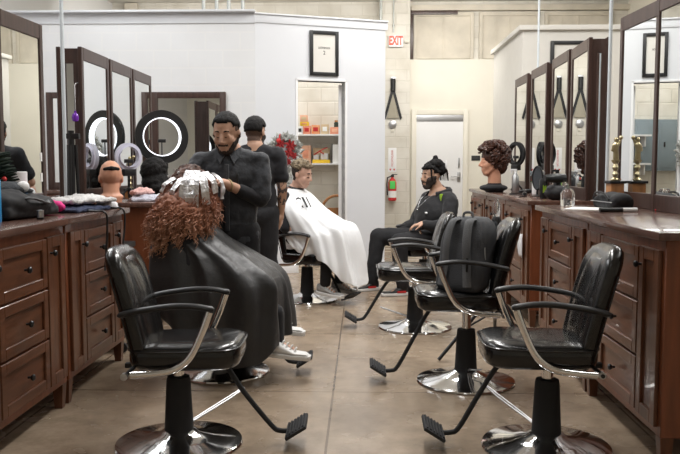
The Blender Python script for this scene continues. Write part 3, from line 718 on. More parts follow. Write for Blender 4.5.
def face_parts(body, H, brow='hair', down=True, s=1.):
    for y in (-1,1):
        pts = [H @ V((.0845*s-.006*abs(k),y*(.014+.014*k)*s,(.031+.003*math.sin(k*1.5))*s)) for k in (0,.5,1,1.5,2,2.5)]
        pts = [H @ V(((.0885-.0035*k*k*.6)*s, y*(.014+.0135*k)*s, (.030+.004*math.sin(k*1.4))*s)) for k in (0,.5,1,1.5,2,2.4)]
        MB().tube(pts,.004,6,radii=[.0035,.0045,.005,.0045,.004,.002]).build('eyebrow',brow,body)
        pts = [H @ V(((.0872-.003*k*k*.5)*s, y*(.018+.009*k)*s, (-.0015-.003*math.sin(k*1.5))*s)) for k in (0,.5,1,1.5,2,2.5)]
        MB().tube(pts,.0032 if down else .005,6).build('eye','eye',body)
    MB().tube([H @ V(((.0895-abs(k)*.004)*s,k*.012*s,-.070*s)) for k in (-1.6,-1,-.4,0,.4,1,1.6)],.003,6,radii=[.0015,.0028,.0034,.003,.0034,.0028,.0015]).build('lips','lip',body)

def standing_legs(dx=.09, top=.86, y=0., f=1.):
    q = []
    for s_ in (-1,1):
        q += [('c',(s_*dx,y,top),(s_*(dx+.01),y,.48),.082*f,.058*f),('c',(s_*(dx+.01),y,.48),(s_*(dx+.015),y,.1),.056*f,.042*f)]
    return q

def shoe(name, H, m, msole, parent, L=.28, laces=None):
    """sneaker pointing along local +X, sole at local z=0; H places it"""
    def sec(t): # half width, height
        w = .036+.012*math.sin(PI*min(1,t*1.15))+(.004 if t > .5 else 0); w *= 1 if t < .9 else math.sqrt(max(.08,1-((t-.9)/.1)**2))
        w *= 1 if t > .06 else .75
        h = .10 if t < .25 else .10-.055*min(1,(t-.25)/.4); h *= 1 if t < .88 else max(.5,1-((t-.88)/.12)**2*.5)
        return w, h
    for nm, z0, z1, mm, ex in (('shoe_upper',.028,None,m,0),('shoe_sole',0,.032,msole,.005)):
        rings = []
        for k in range(19):
            t = k/18; w, h = sec(t); hh = z1 if z1 else h; x = -.07+t*L; ring = []
            for i in range(20):
                a = 2*PI*i/20; c, s_ = math.cos(a), math.sin(a); e = 2.6 if z1 is None else 6; r = (abs(c)**e+abs(s_)**e)**(-1/e)
                ring.append((x+(ex if t>.5 else -ex), (w+ex)*c*r, (z0+hh)/2+(hh-z0)/2*s_*r))
            rings.append(ring)
        o = MB().loft(rings, mtx=H).build(nm, mm, parent)
        if nm == 'shoe_upper': up = o
    if laces:
        b = MB()
        for k in range(4):
            x = .03+k*.025; zt = .103-k*.012; b.tube([(x,-.03,zt-.022),(x+.005,-.01,zt),(x+.01,.01,zt),(x+.004,.03,zt-.022)],.004,5,mtx=H)
        b.build('laces', laces, up)
    return up

# --- barber (faces the camera, bowed over the client's head)
def barber():
    H = HM((-.01,-.07,1.475), -99, 16, 0)
    sh = 1.315
    Ls, Le, Lw = V((.205,0,sh)), V((.20,-.05,1.055)), V((-.005,-.20,1.165))
    Rs, Re, Rw = V((-.20,0,sh)), V((-.275,-.10,1.08)), V((-.225,-.25,1.20))
    q = head_prims(H,1.04)+neck(H,(0,0,1.34))
    q += [('c',(0,0,1.36),(0,0,1.18),.08,.11),('e',(0,0,1.2),(.17,.1,.18)),('e',(0,0,.95),(.15,.1,.2)),('c',(-.16,0,sh-.05),(0,0,sh-.01),.04,.05),('c',(.16,0,sh-.05),(0,0,sh-.01),.04,.05)]
    for S,E,W_ in ((Ls,Le,Lw),(Rs,Re,Rw)): q += [('c',S-V((S.x*.15,0,.05)),E,.045,.042),('c',E,W_,.042,.028)]
    q += standing_legs()
    q += [('c',(s_*.105,0,.08),(s_*.11,-.12,.04),.04,.035) for s_ in (-1,1)]
    q += hand_prims(Lw,(-.75,-.45,.15),(-.2,-.2,-1),1,.75)+hand_prims(Rw,(.55,-.5,-.1),(.3,.2,-1),-1,.8)
    body = fuse('person',q,'skin',None,.0075,5)
    tag(body,'barber with black beard in a charcoal shirt working on the foiled hair','person'); body.location = (-.85,5.02,0)
    face_parts(body,H)
    shell('hair',body,H,lambda p: p.z>-.01 and (p.z > .082 - .0*p.x if p.x > .045 else p.z > .052 if p.x > .0 else p.z > .03) and abs(p.y)<.2 and p.z<.2,'hair',body,.010,.3)
    shell('hair_fade',body,H,lambda p: -.05<p.z<=.055 and p.x<.03 and p.x>-.2 and (p.x<-.03 or p.z>0.02) and abs(p.y)<.083,'fade',body,.0016)
    shell('beard',body,H,lambda p: p.x>-.012 and -.16<p.z<.005 and p.z < -.092+max(0,abs(p.y)-.026)*1.45 and not (abs(p.y)<.025 and -.084<p.z<-.062 and p.x>.06) and (p.x>.02 or p.z>-.085) or (p.x>.075 and -.062<p.z<-.049 and abs(p.y)<.034),'beard',body,.003,.4)
    # shirt
    q = [('e',(0,0,1.2),(.19,.125,.19)),('c',(-.17,.005,sh-.03),(0,.005,sh-.005),.07,.09),('c',(.17,.005,sh-.03),(0,.005,sh-.005),.07,.09),('e',(0,0,1.0),(.185,.125,.22)),('e',(0,0,.82),(.195,.13,.16)),('c',(0,.01,1.3),(0,.0,1.365),.1,.07)]
    for S,E,f in ((Ls,Le,.92),(Rs,Re,.92)): q += [('c',S-V((S.x*.06,0,.02)),S.lerp(E,f),.07,.066)]
    fuse('shirt',q,'cloth_char',body,.011,6,.012,12)
    for S,E,W_ in ((Ls,Le,Lw),(Rs,Re,Rw)): fuse('undershirt_sleeve',[('c',S.lerp(E,.8),E,.05,.05),('c',E,E.lerp(W_,.55),.05,.042)],'tee',body,.009,4,.004,14)
    # collar and placket
    b = MB()
    for s_ in (-1,1): b.loft([[(s_*.012,-.085,1.345),(s_*.075,-.03,1.385),(s_*.08,-.045,1.35),(s_*.045,-.108,1.285)],[(s_*.012,-.10,1.345),(s_*.078,-.045,1.392),(s_*.085,-.06,1.35),(s_*.045,-.125,1.285)]])
    b.build('collar','cloth_char',body)
    MB().box(-.014,.014,-.14,-.122,.86,1.28,.004).build('placket','cloth_char',body)
    MB().box(.06,.075,-.135,-.118,1.10,1.22,.003).build('pen','black',body)
    fuse('trousers',standing_legs(.09,.84,0,1.3)+[('e',(0,0,.84),(.19,.135,.12))]+[('c',(s_*.1,0,.45),(s_*.105,0,.09),.08,.07) for s_ in (-1,1)],'trouser',body,.012,5,.006,8)
    for s_ in (-1,1): shoe('shoe',Matrix.Translation((s_*.11,.02,0)) @ Matrix.Rotation(-PI/2+s_*.15,4,'Z'),'black','black',body)
    MB().tube([Lw.lerp(Le,.14)+(V((0,0,1))*math.cos(a)+V((.6,-.6,-.1)).normalized()*math.sin(a))*.035 for a in [2*PI*i/16 for i in range(16)]],.005,6,closed=True).build('bracelet','gold',body)
    return body
barber()

# --- second barber seen from behind
def barber_back():
    H = HM((.0,.02,1.545), 68, 6, 0); sh = 1.385
    Rs, Re, Rw = V((.195,0,sh)), V((.222,.0,1.09)), V((.20,.07,.87))
    Ls, Le, Lw = V((-.195,0,sh)), V((-.23,.14,1.13)), V((-.08,.36,1.17))
    q = head_prims(H)+neck(H,(0,0,1.42))
    q += [('c',(0,0,1.42),(0,0,1.22),.08,.11),('e',(0,0,1.22),(.17,.1,.2)),('e',(0,0,.97),(.15,.1,.2)),('c',(-.16,0,sh-.05),(0,0,sh-.01),.04,.05),('c',(.16,0,sh-.05),(0,0,sh-.01),.04,.05)]
    for S,E,W_ in ((Rs,Re,Rw),(Ls,Le,Lw)): q += [('c',S-V((S.x*.15,0,.05)),E,.046,.043),('c',E,W_,.044,.029)]
    q += standing_legs(.09,.9)+[('c',(s_*.105,0,.08),(s_*.11,.12,.04),.04,.035) for s_ in (-1,1)]
    q += hand_prims(Rw,(-.05,.1,-1),(-1,.2,0),-1,.45)+hand_prims(Lw,(.6,.6,.1),(.3,.1,-1),1,.7)
    body = fuse('person',q,'skin2',None,.008,5)
    tag(body,'standing man in a black tee seen from behind, tattooed arm hanging','person'); body.location = (-.88,6.45,0)
    face_parts(body,H)
    shell('hair',body,H,lambda p: p.z<.2 and (p.z>.085 or (p.x<.03 and p.z>.045) or (p.x<-.03 and p.z>.0)),'hair',body,.014,.3)
    shell('hair_fade',body,H,lambda p: -.075<p.z<.05 and p.x<-.02 and p.x>-.2 and abs(p.y)<.078,'fade',body,.002)
    shell('beard',body,H,lambda p: -.135<p.z<-.01 and p.x>-.01 and (abs(p.y)>.035 or p.z<-.085),'beard',body,.003,.4)
    q = [('e',(0,0,1.22),(.185,.125,.2)),('c',(-.165,0,sh-.03),(0,0,sh-.005),.068,.09),('c',(.165,0,sh-.03),(0,0,sh-.005),.068,.09),('e',(0,0,1.0),(.18,.12,.22)),('e',(0,0,.86),(.19,.13,.15)),('c',(0,0,1.37),(0,.0,1.415),.09,.066)]
    for S,E in ((Rs,Re),(Ls,Le)): q += [('c',S-V((S.x*.06,0,.02)),S.lerp(E,.72),.068,.066)]
    fuse('tee_shirt',q,'tee',body,.011,6,.010,11)
    fuse('trousers',standing_legs(.09,.88,0,1.3)+[('e',(0,0,.86),(.19,.14,.12))]+[('c',(s_*.1,0,.45),(s_*.105,0,.09),.085,.075) for s_ in (-1,1)],'trouser',body,.012,5,.006,8)
    for s_ in (-1,1): shoe('shoe',Matrix.Translation((s_*.11,-.02,0)) @ Matrix.Rotation(PI/2-s_*.15,4,'Z'),'black','black',body)
    shell('tattoo',body,Matrix.Identity(4),lambda p: p.x>.16 and .95<p.z<1.22 and p.y<.1 and noise.noise(p*38)>.02,'tattoo',body,.0012)
barber_back()

# --- capes
def cape(name, keys, m, parent, na=120, nt=10, fold=.03, nf=11, seed=0, th=.003, far=1.):
    """keys: list of (xc, front, back, half_width, z_front, z_side_right, z_side_left, z_back, expo)"""
    cols = []
    for i in range(na):
        a = 2*PI*i/na; c, s_ = math.cos(a), math.sin(a); P = []
        for (xc,fr,bk,hw,zf,zn,zp,zb,ex) in keys:
            r = (abs(c)**ex+abs(s_)**ex)**(-1/ex)
            x = xc+(fr if c > 0 else bk)*c*r; y = hw*s_*r*(far if s_ > 0 else 1)
            zs = zn if s_ < 0 else zp
            w = abs(c)**(1.6 if c > 0 else 1.0); z = zs*(1-w)+(zf if c > 0 else zb)*w
            P.append((x,y,z))
        cols.append(catmull(P,nt))
    nl = len(cols[0]); rings = []
    for j in range(nl):
        t = j/(nl-1); ring = []
        for i in range(na):
            a = 2*PI*i/na; p = cols[i][j].copy(); xc = keys[min(int(t*(len(keys)-1)),len(keys)-1)][0]
            d = V((math.cos(a),math.sin(a),0)); amp = fold*max(0,t-.12)**1.1*.8
            w = math.sin(nf*a+seed+1.5*noise.noise(V((math.cos(a),math.sin(a),seed))*1.5)*2)+.6*math.sin(nf*2.3*a+2+seed+3*t)
            w += 1.4*noise.noise(V((p.x*5,p.y*5,p.z*3+seed)))
            w = .55*w+1.1*(1-abs(math.sin(nf*.5*a+seed+1.2*noise.noise(V((p.x*3,p.y*3,seed))))))**2+.15*math.sin(3*a+seed+4*t)
            p += d*w*amp+V((0,0,noise.noise(V((math.cos(a)*3,math.sin(a)*3,seed+5)))*.05*t**3))
            ring.append(p)
        rings.append(ring)
    bm_ = MB(); bm_.loft(rings, cap=False)
    o = bm_.build(name, m, parent, True, 3.)
    md = o.modifiers.new('thickness','SOLIDIFY'); md.thickness = th; md.offset = 0
    return o

# --- woman under the black cape (faces +X, foils in her hair)
def woman():
    H = HM((-.165,-.0,1.135), 18, 14, 0)
    q = head_prims(H,.97)+neck(H,(-.19,0,1.0),.05)
    q += [('c',(-.19,0,1.0),(-.17,0,.85),.075,.1),('e',(-.16,0,.82),(.1,.16,.18)),('e',(-.13,0,.6),(.11,.16,.15)),('c',(-.18,-.14,.95),(-.18,.14,.95),.05,.05)]
    for s_ in (-1,1):
        q += [('c',(-.18,s_*.17,.94),(-.12,s_*.25,.70),.045,.04),('c',(-.12,s_*.25,.70),(.06,s_*.08,.66),.04,.03)]
        q += hand_prims((.06,s_*.08,.66),(.9,-s_*.2,-.1),(0,0,-1),s_,.5)
    for s_,fx,fz in ((-1,.40,0),(1,.33,.09)):
        q += [('c',(-.1,s_*.09,.56),(.29,s_*.10,.53),.08,.058),('c',(.29,s_*.10,.53),(fx-.04,s_*.115,.26+fz),.06,.04),('c',(fx-.045,s_*.115,.215+fz),(fx+.06,s_*.115,.18+fz),.032,.02)]
    body = fuse('person',q,'skin3',None,.009,5)
    tag(body,'woman in a black cape with auburn hair full of foils, facing right','person'); body.location = (-.86,4.70,0); body.rotation_euler=(0,0,math.radians(-4))
    face_parts(body,H,'brown_hair',s=.97)
    fuse('trousers',[('e',(-.12,0,.58),(.13,.18,.12))]+[('c',(-.1,s_*.09,.56),(.29,s_*.10,.53),.088,.066) for s_ in (-1,1)]+[('c',(.29,s_*.10,.53),(.32,s_*.115,.34),.064,.052) for s_ in (-1,1)],'trouser',body,.012,5)
    fuse('top',[('e',(-.16,0,.82),(.12,.18,.2)),('e',(-.13,0,.62),(.13,.18,.15)),('c',(-.18,-.15,.93),(-.18,.15,.93),.07,.07)]+[('c',(-.18,s_*.17,.94),(-.12,s_*.25,.70),.06,.055) for s_ in (-1,1)],'tee',body,.012,5)
    for s_,fx in ((-1,.40),(1,.33)):
        shoe('shoe',Matrix.Translation((fx-.035,s_*.115-(.03 if s_<0 else 0),.145 if s_<0 else .235)) @ Matrix.Rotation(math.radians(4),4,'Z') @ Matrix.Rotation(math.radians(6),4,'Y') ,'shoe_white','sole',body,.27,'sole')
    for s_,fx in ((-1,.40),(1,.33)): fuse('sock',[('c',(fx-.045,s_*.115,.40),(fx-.04,s_*.115,.25+(.09 if s_>0 else 0)),.056,.05)],'tee',body,.008,3)
    cape('cape',[(-.185,.06,.055,.06,1.015,1.02,1.02,1.03,2),
                 (-.18,.10,.10,.15,.965,.975,.975,.98,2),
                 (-.15,.17,.21,.25,.85,.83,.83,.90,2.2),
                 (-.05,.275,.36,.30,.71,.735,.73,.76,2.5),
                 (.02,.345,.40,.325,.60,.57,.57,.62,3.4),
                 (.04,.34,.36,.325,.42,.27,.30,.52,3.6),
                 (.06,.33,.33,.32,.25,.09,.24,.50,3.6)],'cape_black',body,fold=.075,nf=6,seed=1.3,na=220,nt=14)
    MB().tube([V((-.187,0,1.03))+V((math.cos(a)*.066,math.sin(a)*.066,-.012*math.cos(a))) for a in [2*PI*i/24 for i in range(24)]],.012,8,closed=True).build('cape_collar','cape_black',body)
    # hair: frizzy mass and loose strands
    rnd = random.Random(5); c = V((-.175,0,1.15))
    q = [('e',(-.18,0,1.165),(.115,.112,.115)),('e',(-.215,0,1.07),(.125,.15,.15)),('e',(-.235,-.14,.98),(.125,.13,.14)),('e',(-.12,-.115,1.07),(.11,.06,.12)),('e',(-.12,-.13,1.0),(.09,.05,.07)),('e',(-.16,.115,1.07),(.10,.06,.12)),('e',(-.255,-.17,.89),(.085,.075,.10)),('e',(-.16,-.19,.98),(.11,.06,.10))]
    hair = fuse('hair',q,'auburn',body,.011,4,.018,30)
    b = MB()
    vs = [v for v in hair.data.vertices if not (v.co.x > -.09 and v.co.z > 1.05 and abs(v.co.y) < .07)]
    for i in range(2600):
        vv = rnd.choice(vs); d = vv.normal; p = vv.co-d*.01; pts = [p.copy()]; L = rnd.uniform(.05,.15); n = 9
        if vv.co.z > 1.2 and d.z > .4: L *= .6
        v = V((d.x*.9-.1,d.y*.9,-.75+d.z*.2)).normalized(); ph = rnd.uniform(0,6); fr = rnd.uniform(1.2,2.4)
        for k in range(n):
            v = (v+V((-.01,0,-.08))).normalized()
            u = v.cross(V((.3,.2,1))).normalized(); w = v.cross(u)
            p = p+v*L/n; pts.append(p+(u*math.cos(ph+k*fr)+w*math.sin(ph+k*fr))*.010)
        b.tube(pts,.003,3,radii=[.003]*(n-2)+[.0025,.0018,.0008])
    tag(b.build('frizz','auburn',hair),kind='stuff')
    spec = [(-.10,-.185,1.245,.055,.225,8,2),(-.15,-.185,1.245,.045,.235,-6,7),(-.058,-.17,1.235,.045,.19,20,-6),(-.125,-.195,1.20,.05,.185,0,0),(-.195,-.185,1.20,.03,.15,-14,22),(-.255,-.165,1.20,.024,.10,-24,34),(-.03,-.12,1.235,.04,.13,50,-14),(.0,.0,1.23,.05,.16,80,0),(-.10,.15,1.22,.05,.18,170,4)]
    for k,(x,y,z,w,h,rz,tl) in enumerate(spec):
        b = MB(); rr=[]
        for j in range(9):
            t_ = j/8; zz = -t_*h; off = -.020*math.sin(PI*min(1,t_*1.2))*.9-.012*t_ + .05*(1-t_)**3
            rr.append([(sgn*w*.5, off-.004*abs(sgn) + s2*.0025 + .004*math.sin(j*1.7+k+sgn), zz) for sgn,s2 in ((-1,-1),(-.33,-1.6),(.33,-1.0),(1,-1),(1,1),(.33,1),(-.33,1),(-1,1))])
        mt = Matrix.Translation((x,y,z)) @ Matrix.Rotation(math.radians(rz),4,'Z') @ Matrix.Rotation(math.radians(tl),4,'Y')
        b.loft(rr,mtx=mt).build('foil','foil',body,False)
    for k in range(22):
        th = rnd.uniform(2.6,5.6); z = rnd.uniform(1.10,1.26); r = .125*math.sqrt(max(.05,1-((z-1.15)/.125)**2))+.012
        p = (-.185+r*math.cos(th),r*math.sin(th)-.0,z)
        MB().box(-.004,.012,-.003,.003,-.007,.007,.002,mtx=Matrix.Translation(p) @ Matrix.Rotation(th+rnd.uniform(-.5,.5),4,'Z') @ Matrix.Rotation(rnd.uniform(.2,1),4,'Y')).build('foil_tip','foil',body,False)
woman()

# --- client in the white cape
def client():
    H = HM((-.045,-.0,1.185), 8, 13, 0)
    q = head_prims(H)+neck(H,(-.12,0,1.04),.054)
    q += [('c',(-.13,0,1.03),(-.12,0,.85),.08,.11),('e',(-.12,0,.82),(.11,.17,.2)),('e',(-.1,0,.6),(.12,.16,.15)),('c',(-.13,-.15,.97),(-.13,.15,.97),.055,.055)]
    for s_ in (-1,1):
        q += [('c',(-.13,s_*.18,.96),(-.06,s_*.24,.70),.048,.04),('c',(-.06,s_*.24,.70),(.10,s_*.08,.66),.04,.03)]
        q += hand_prims((.10,s_*.08,.66),(.9,-s_*.2,-.1),(0,0,-1),s_,.5)
        q += [('c',(-.08,s_*.09,.55),(.32,s_*.10,.54),.08,.058),('c',(.32,s_*.10,.54),(.30,s_*.12,.19),.056,.04),('c',(.30,s_*.12,.155),(.40,s_*.12,.115),.032,.02)]
    body = fuse('person',q,'skin3',None,.0085,5)
    tag(body,'young man in a white barber cape sitting before the closet doorway','person'); body.location = (-.53,7.36,0); body.rotation_euler=(0,0,math.radians(-32))
    face_parts(body,H,'beard')
    shell('hair',body,H,lambda p: p.z<.2 and (p.z>.075 or (p.x<.02 and p.z>.05)),'brown_hair',body,.024,1.2)
    shell('hair_fade',body,H,lambda p: -.06<p.z<.06 and p.x<.0 and p.x>-.2 and abs(p.y)<.079 and (p.x<-.03 or p.z>.02),'beard',body,.004,.3)
    fuse('trousers',[('e',(-.1,0,.57),(.13,.18,.12))]+[('c',(-.08,s_*.09,.55),(.32,s_*.10,.54),.088,.066) for s_ in (-1,1)]+[('c',(.32,s_*.10,.54),(.305,s_*.12,.20),.064,.052) for s_ in (-1,1)],'trouser',body,.012,5)
    fuse('top',[('e',(-.12,0,.82),(.12,.19,.2)),('e',(-.1,0,.62),(.13,.18,.15)),('c',(-.13,-.15,.96),(-.13,.15,.96),.07,.07)]+[('c',(-.13,s_*.18,.96),(-.06,s_*.24,.70),.06,.055) for s_ in (-1,1)],'tee',body,.012,5)
    for s_ in (-1,1): shoe('shoe',Matrix.Translation((.29,s_*.12,.085)) @ Matrix.Rotation(math.radians(4),4,'Y'),'shoe_grey','sole',body,.28,'sole')
    cp = cape('cape',[(-.115,.062,.058,.062,1.055,1.06,1.06,1.07,2),
                 (-.11,.11,.09,.16,1.0,1.0,1.0,1.02,2),
                 (-.07,.21,.15,.245,.87,.86,.86,.86,2.2),
                 (.02,.30,.20,.23,.76,.66,.78,.72,2.6),
                 (.10,.34,.24,.22,.69,.565,.75,.62,3.4),
                 (.16,.35,.26,.225,.42,.50,.60,.55,3.4),
                 (.18,.38,.26,.22,.15,.46,.48,.53,3.0)],'cape_white',body,fold=.055,nf=8,seed=4.1,far=1.25,na=180,nt=12)
    MB().tube([V((-.115,0,1.065))+V((math.cos(a)*.066,math.sin(a)*.066,-.014*math.cos(a))) for a in [2*PI*i/24 for i in range(24)]],.011,8,closed=True).build('neck_strip','black',body)
    # logo strokes on the chest, on the side turned to the camera
    mt = Matrix.Translation((.085,-.15,.93)) @ Matrix.Rotation(math.radians(55),4,'Z') @ Matrix.Rotation(math.radians(-32),4,'X')
    b = MB()
    b.prism([(-.012,.06),(.006,.06),(.034,-.045),(.016,-.045)],-.004,.004,mt).prism([(.03,.06),(.037,.06),(.066,-.045),(.059,-.045)],-.004,.004,mt).prism([(-.07,.045),(-.045,.06),(-.02,.045),(-.02,.036),(-.045,.048),(-.062,.036)],-.004,.004,mt).prism([(-.03,-.04),(-.018,-.02),(-.012,-.05)],-.004,.004,mt)
    b.build('printed_logo','ink',cp,False)
client()

# --- bearded man seated on the right, hair clipped up
def seated():
    H = HM((-.075,-.01,1.165), 2, 2, 0)
    q = head_prims(H,1.03,1.,.006)+neck(H,(-.16,0,1.0),.064)
    q += [('c',(-.16,0,.98),(-.12,0,.8),.1,.14),('e',(-.1,0,.76),(.15,.2,.2)),('e',(-.05,0,.58),(.15,.19,.13)),('c',(-.16,-.19,.93),(-.16,.19,.93),.065,.065)]
    A = [(V((-.16,-.24,.91)),V((-.06,-.32,.66)),V((.16,-.24,.60))),(V((-.16,.24,.91)),V((-.08,.33,.66)),V((.14,.22,.70)))]
    for (S,E,W_),s_ in zip(A,(-1,1)):
        q += [('c',S,E,.058,.05),('c',E,W_,.048,.033)]; q += hand_prims(W_,(.9,-s_*.3,-.15),(0,0,-1),s_,.6)
    LG = [(V((-.02,-.11,.53)),V((.42,-.22,.55)),V((.50,-.20,.12))),(V((-.02,.11,.53)),V((.40,.20,.53)),V((.36,.20,.12)))]
    for h_,k_,a_ in LG: q += [('c',h_,k_,.1,.07),('c',k_,a_,.066,.042),('c',a_-V((0,0,.06)),a_+V((.11,0,-.085)),.032,.02)]
    body = fuse('person',q,'skin2',None,.0085,5)
    tag(body,'bearded man in a black zip jacket seated, dark hair clipped up in sections','person'); body.location=(.64,7.96,0); body.rotation_euler=(0,0,math.radians(205))
    face_parts(body,H,'hair',s=1.03)
    shell('hair',body,H,lambda p: p.z<.2 and (p.z>.07 or (p.x<.015 and p.z>.03)),'hair',body,.02,.8)
    shell('beard',body,H,lambda p: p.x>-.012 and -.16<p.z<.005 and p.z < -.080+max(0,abs(p.y)-.022)*2.0 and not (abs(p.y)<.025 and -.084<p.z<-.062 and p.x>.06) and (p.x>.02 or p.z>-.085) or (p.x>.075 and -.062<p.z<-.049 and abs(p.y)<.034),'beard',body,.010,.7)
    P = lambda x,y,z: H @ V((x,y,z))
    R = H.to_3x3().to_4x4()
    fuse('hair_bun',[('e',P(-.05,.02,.12),(.085,.075,.06),R),('e',P(-.085,.03,.07),(.07,.07,.07),R),('e',P(-.05,.01,.19),(.028,.026,.026),R),('c',P(.05,.03,.10),P(.095,.035,.085),.028,.016),('c',P(-.12,.05,.12),P(-.165,.06,.02),.018,.008)],'hair',body,.008,4,.006,40)
    b = MB()
    for k in range(14):
        a = k*.45; b.tube([P(-.11+.01*math.sin(a),.07*math.cos(k),.12),P(-.15,.075*math.cos(k),.05),P(-.16-.01*k%3*.01,.08*math.cos(k),-.05)],.004,5,radii=[.006,.005,.002])
    for s_ in (-1,1): b.tube([P(.04,s_*.074,.07),P(.046,s_*.083,.01),P(.03,s_*.08,-.05)],.008,6,radii=[.012,.009,.004])
    b.build('loose_hair','hair',body)
    MB().box(-.01,.01,-.004,.004,-.04,.04,.003,mtx=H @ Matrix.Translation((-.13,.085,.115))).build('hair_clip','white',body)
    q = [('e',(-.1,0,.76),(.18,.25,.22)),('e',(-.05,0,.60),(.19,.22,.13)),('c',(-.165,-.2,.925),(-.165,.2,.925),.09,.09),('c',(-.16,0,.96),(-.16,0,1.01),.11,.085)]
    for S,E,W_ in A: q += [('c',S,E,.08,.074),('c',E,E.lerp(W_,.9),.072,.05)]
    fuse('jacket',q,'cloth_black',body,.012,6,.01,9)
    fuse('trousers',[('e',(-.03,0,.55),(.17,.2,.12))]+[x for h_,k_,a_ in LG for x in (('c',h_,k_,.112,.088),('c',k_,a_+V((0,0,.0)),.085,.068),('c',a_,a_-V((.0,0,.03)),.068,.062))],'trouser',body,.012,5,.008,9)
    for (h_,k_,a_),s_ in zip(LG,(-1,1)):
        u = shoe('shoe',Matrix.Translation((a_.x+.0,a_.y,0.0)) @ Matrix.Rotation(math.radians(-6*s_),4,'Z'),'black','sole',body,.29)
        MB().box(-.02,.07,-.054,.054,.03,.05,.004,mtx=Matrix.Translation((a_.x+.0,a_.y,0)) @ Matrix.Rotation(math.radians(-6*s_),4,'Z')).build('red_trim','red',u)
    MB().box(.045,.06,-.045,.05,.86,1.0,.01,mtx=Matrix.Translation((0,0,0)) @ Matrix.Rotation(0,4,'Z')).build('tee_panel','tee',body) if False else None
    MB().tube([V((-.165,0,.995))+V((math.cos(a)*.105,math.sin(a)*.115,-.03*math.cos(a))) for a in [.75+(2*PI-1.5)*i/24 for i in range(25)]],.028,8,flat=1.3).build('jacket_collar','cloth_black',body)
    MB().tube([(-.075,-.075,1.0),(.02,-.055,.93),(.075,-.01,.86),(.085,0,.84),(.075,.015,.86),(.02,.06,.93),(-.075,.08,1.0)],.0018,6).build('necklace','steel',body)
    MB().sphere((.088,.0,.83),.008).build('pendant','silver',body)
    MB().sphere((.055,.125,.80),(.012,.02,.012)).build('jacket_logo','white',body)
    MB().box(-.115,-.08,.155,.185,.92,.99,.004).build('patch','green_lime',body)
seated()

# ------------------------------------------------------------------ backpack
t = thing('backpack','charcoal backpack leaning on the salon chair behind the right foreground','backpack',(.60,4.50,.562),math.radians(232)); t.scale=(.84,.86,.98)
rings=[]
for k in range(17):
    v=k/16; z=v*.42; q=1 if v<.7 else math.sqrt(max(.05,1-((v-.7)/.3)**2*.9)); q2 = min(1,.85+v*2); ring=[]
    for i in range(36):
        a=2*PI*i/36; c,s_=math.cos(a),math.sin(a); e=3.2; r=(abs(c)**e+abs(s_)**e)**(-1/e)
        ring.append((.115*c*r*(.55+.45*q)*q2-.13*v+.05+.016*noise.noise(V((c*1.5,s_*1.5,z*11))), .18*s_*r*(.4+.6*q)*q2, z))
    rings.append(ring)
MB().loft(rings).build('bag','pack',t,True,1.4)
for y in (-.075,.075):
    MB().tube(catmull([(.0,y*.7,.41),(.075,y*.85,.395),(.125,y,.28),(.13,y*1.1,.15),(.155,y*1.35,.03)],6),.03,8,flat=.32).build('shoulder_strap','pack2',t)
MB().tube(catmull([(-.02,-.035,.40),(-.03,-.03,.445),(-.03,.03,.445),(-.02,.035,.40)],5),.008,8).build('grab_handle','pack2',t)
MB().box(-.125,-.10,-.13,.13,.25,.46,.02,3,mtx=Matrix.Rotation(math.radians(-14),4,'Y')@Matrix.Translation((.02,0,-.03))).build('padded_panel','grey_fab',t)
MB().tube([(.155,.1,.2),(.16,.1,.12)],.008,6).box(.145,.165,-.115,-.085,.10,.14,.003).build('buckle','black',t)
MB().tube([(.02,.168,.1),(.05,.172,.22),(.0,.14,.34)],.004,6).build('zip','steel',t)

# tripod mannequin stand beside the backpack chair
t = thing('tripod_stand','black tripod stand with a clamp top between the right chairs and cabinets','stand',(.885,5.15,0),math.radians(80))
MB().tube([(0,0,.28),(0,0,.93)],.014,12).build('pole','black',t)
for k in range(3):
    a=2*PI*k/3; MB().tube([(.02*math.cos(a),.02*math.sin(a),.42),(.41*math.cos(a),.41*math.sin(a),.012)],.012,8).build('leg','black',t)
    MB().tube([(.02*math.cos(a),.02*math.sin(a),.30),(.21*math.cos(a),.21*math.sin(a),.21)],.007,6).build('brace','black',t)
MB().lathe([(.02,0),(.03,.01),(.03,.06),(.018,.08)],(0,0,.86),16).build('collar','black',t)
MB().lathe([(.022,0),(.026,.02),(.024,.08),(.012,.1),(.012,.115)],(0,0,.94),16).build('clamp','glass',t)
MB().tube([(.03,0,.89),(.075,0,.9)],.009,8).build('knob','black',t)
# white cloth hanging from a cabinet knob
b=MB(); rr=[]
for j in range(9):
    z=.72-j*.022; rr.append([(1.285+.008*math.sin(i*1.3+j*.5)-.01*math.sin(j/8*PI),6.30+(i/8-.5)*(.06+.012*j),z+.004*math.sin(i)) for i in range(9)])
b.loft(rr,cap=False,closed=False); o=b.build('hanging_towel','towel_w'); o.modifiers.new('t','SOLIDIFY').thickness=.006
tag(o,'small white towel hanging on the front of the far right cabinet','towel')

# rolling trolley in the gap between the left islands
t = thing('tool_trolley','black rolling trolley half hidden behind the near left cabinets','trolley',(-1.79,5.33,0),.0)
for x in (-.16,.16):
    for y in (-.14,.14):
        c_=MB().lathe([(.0,-.012),(.035,-.012),(.038,0),(.035,.012),(.0,.012)],(0,0,0),18,Matrix.Translation((x,y,.038))@Matrix.Rotation(PI/2,4,'X')).build('caster','rubber',t)
        MB().tube([(x,y,.07),(x,y,.72)],.01,8).build('post','black',t)
for z in (.10,.40,.70): MB().box(-.18,.18,-.16,.16,z,z+.04,.01).build('tray','black',t)

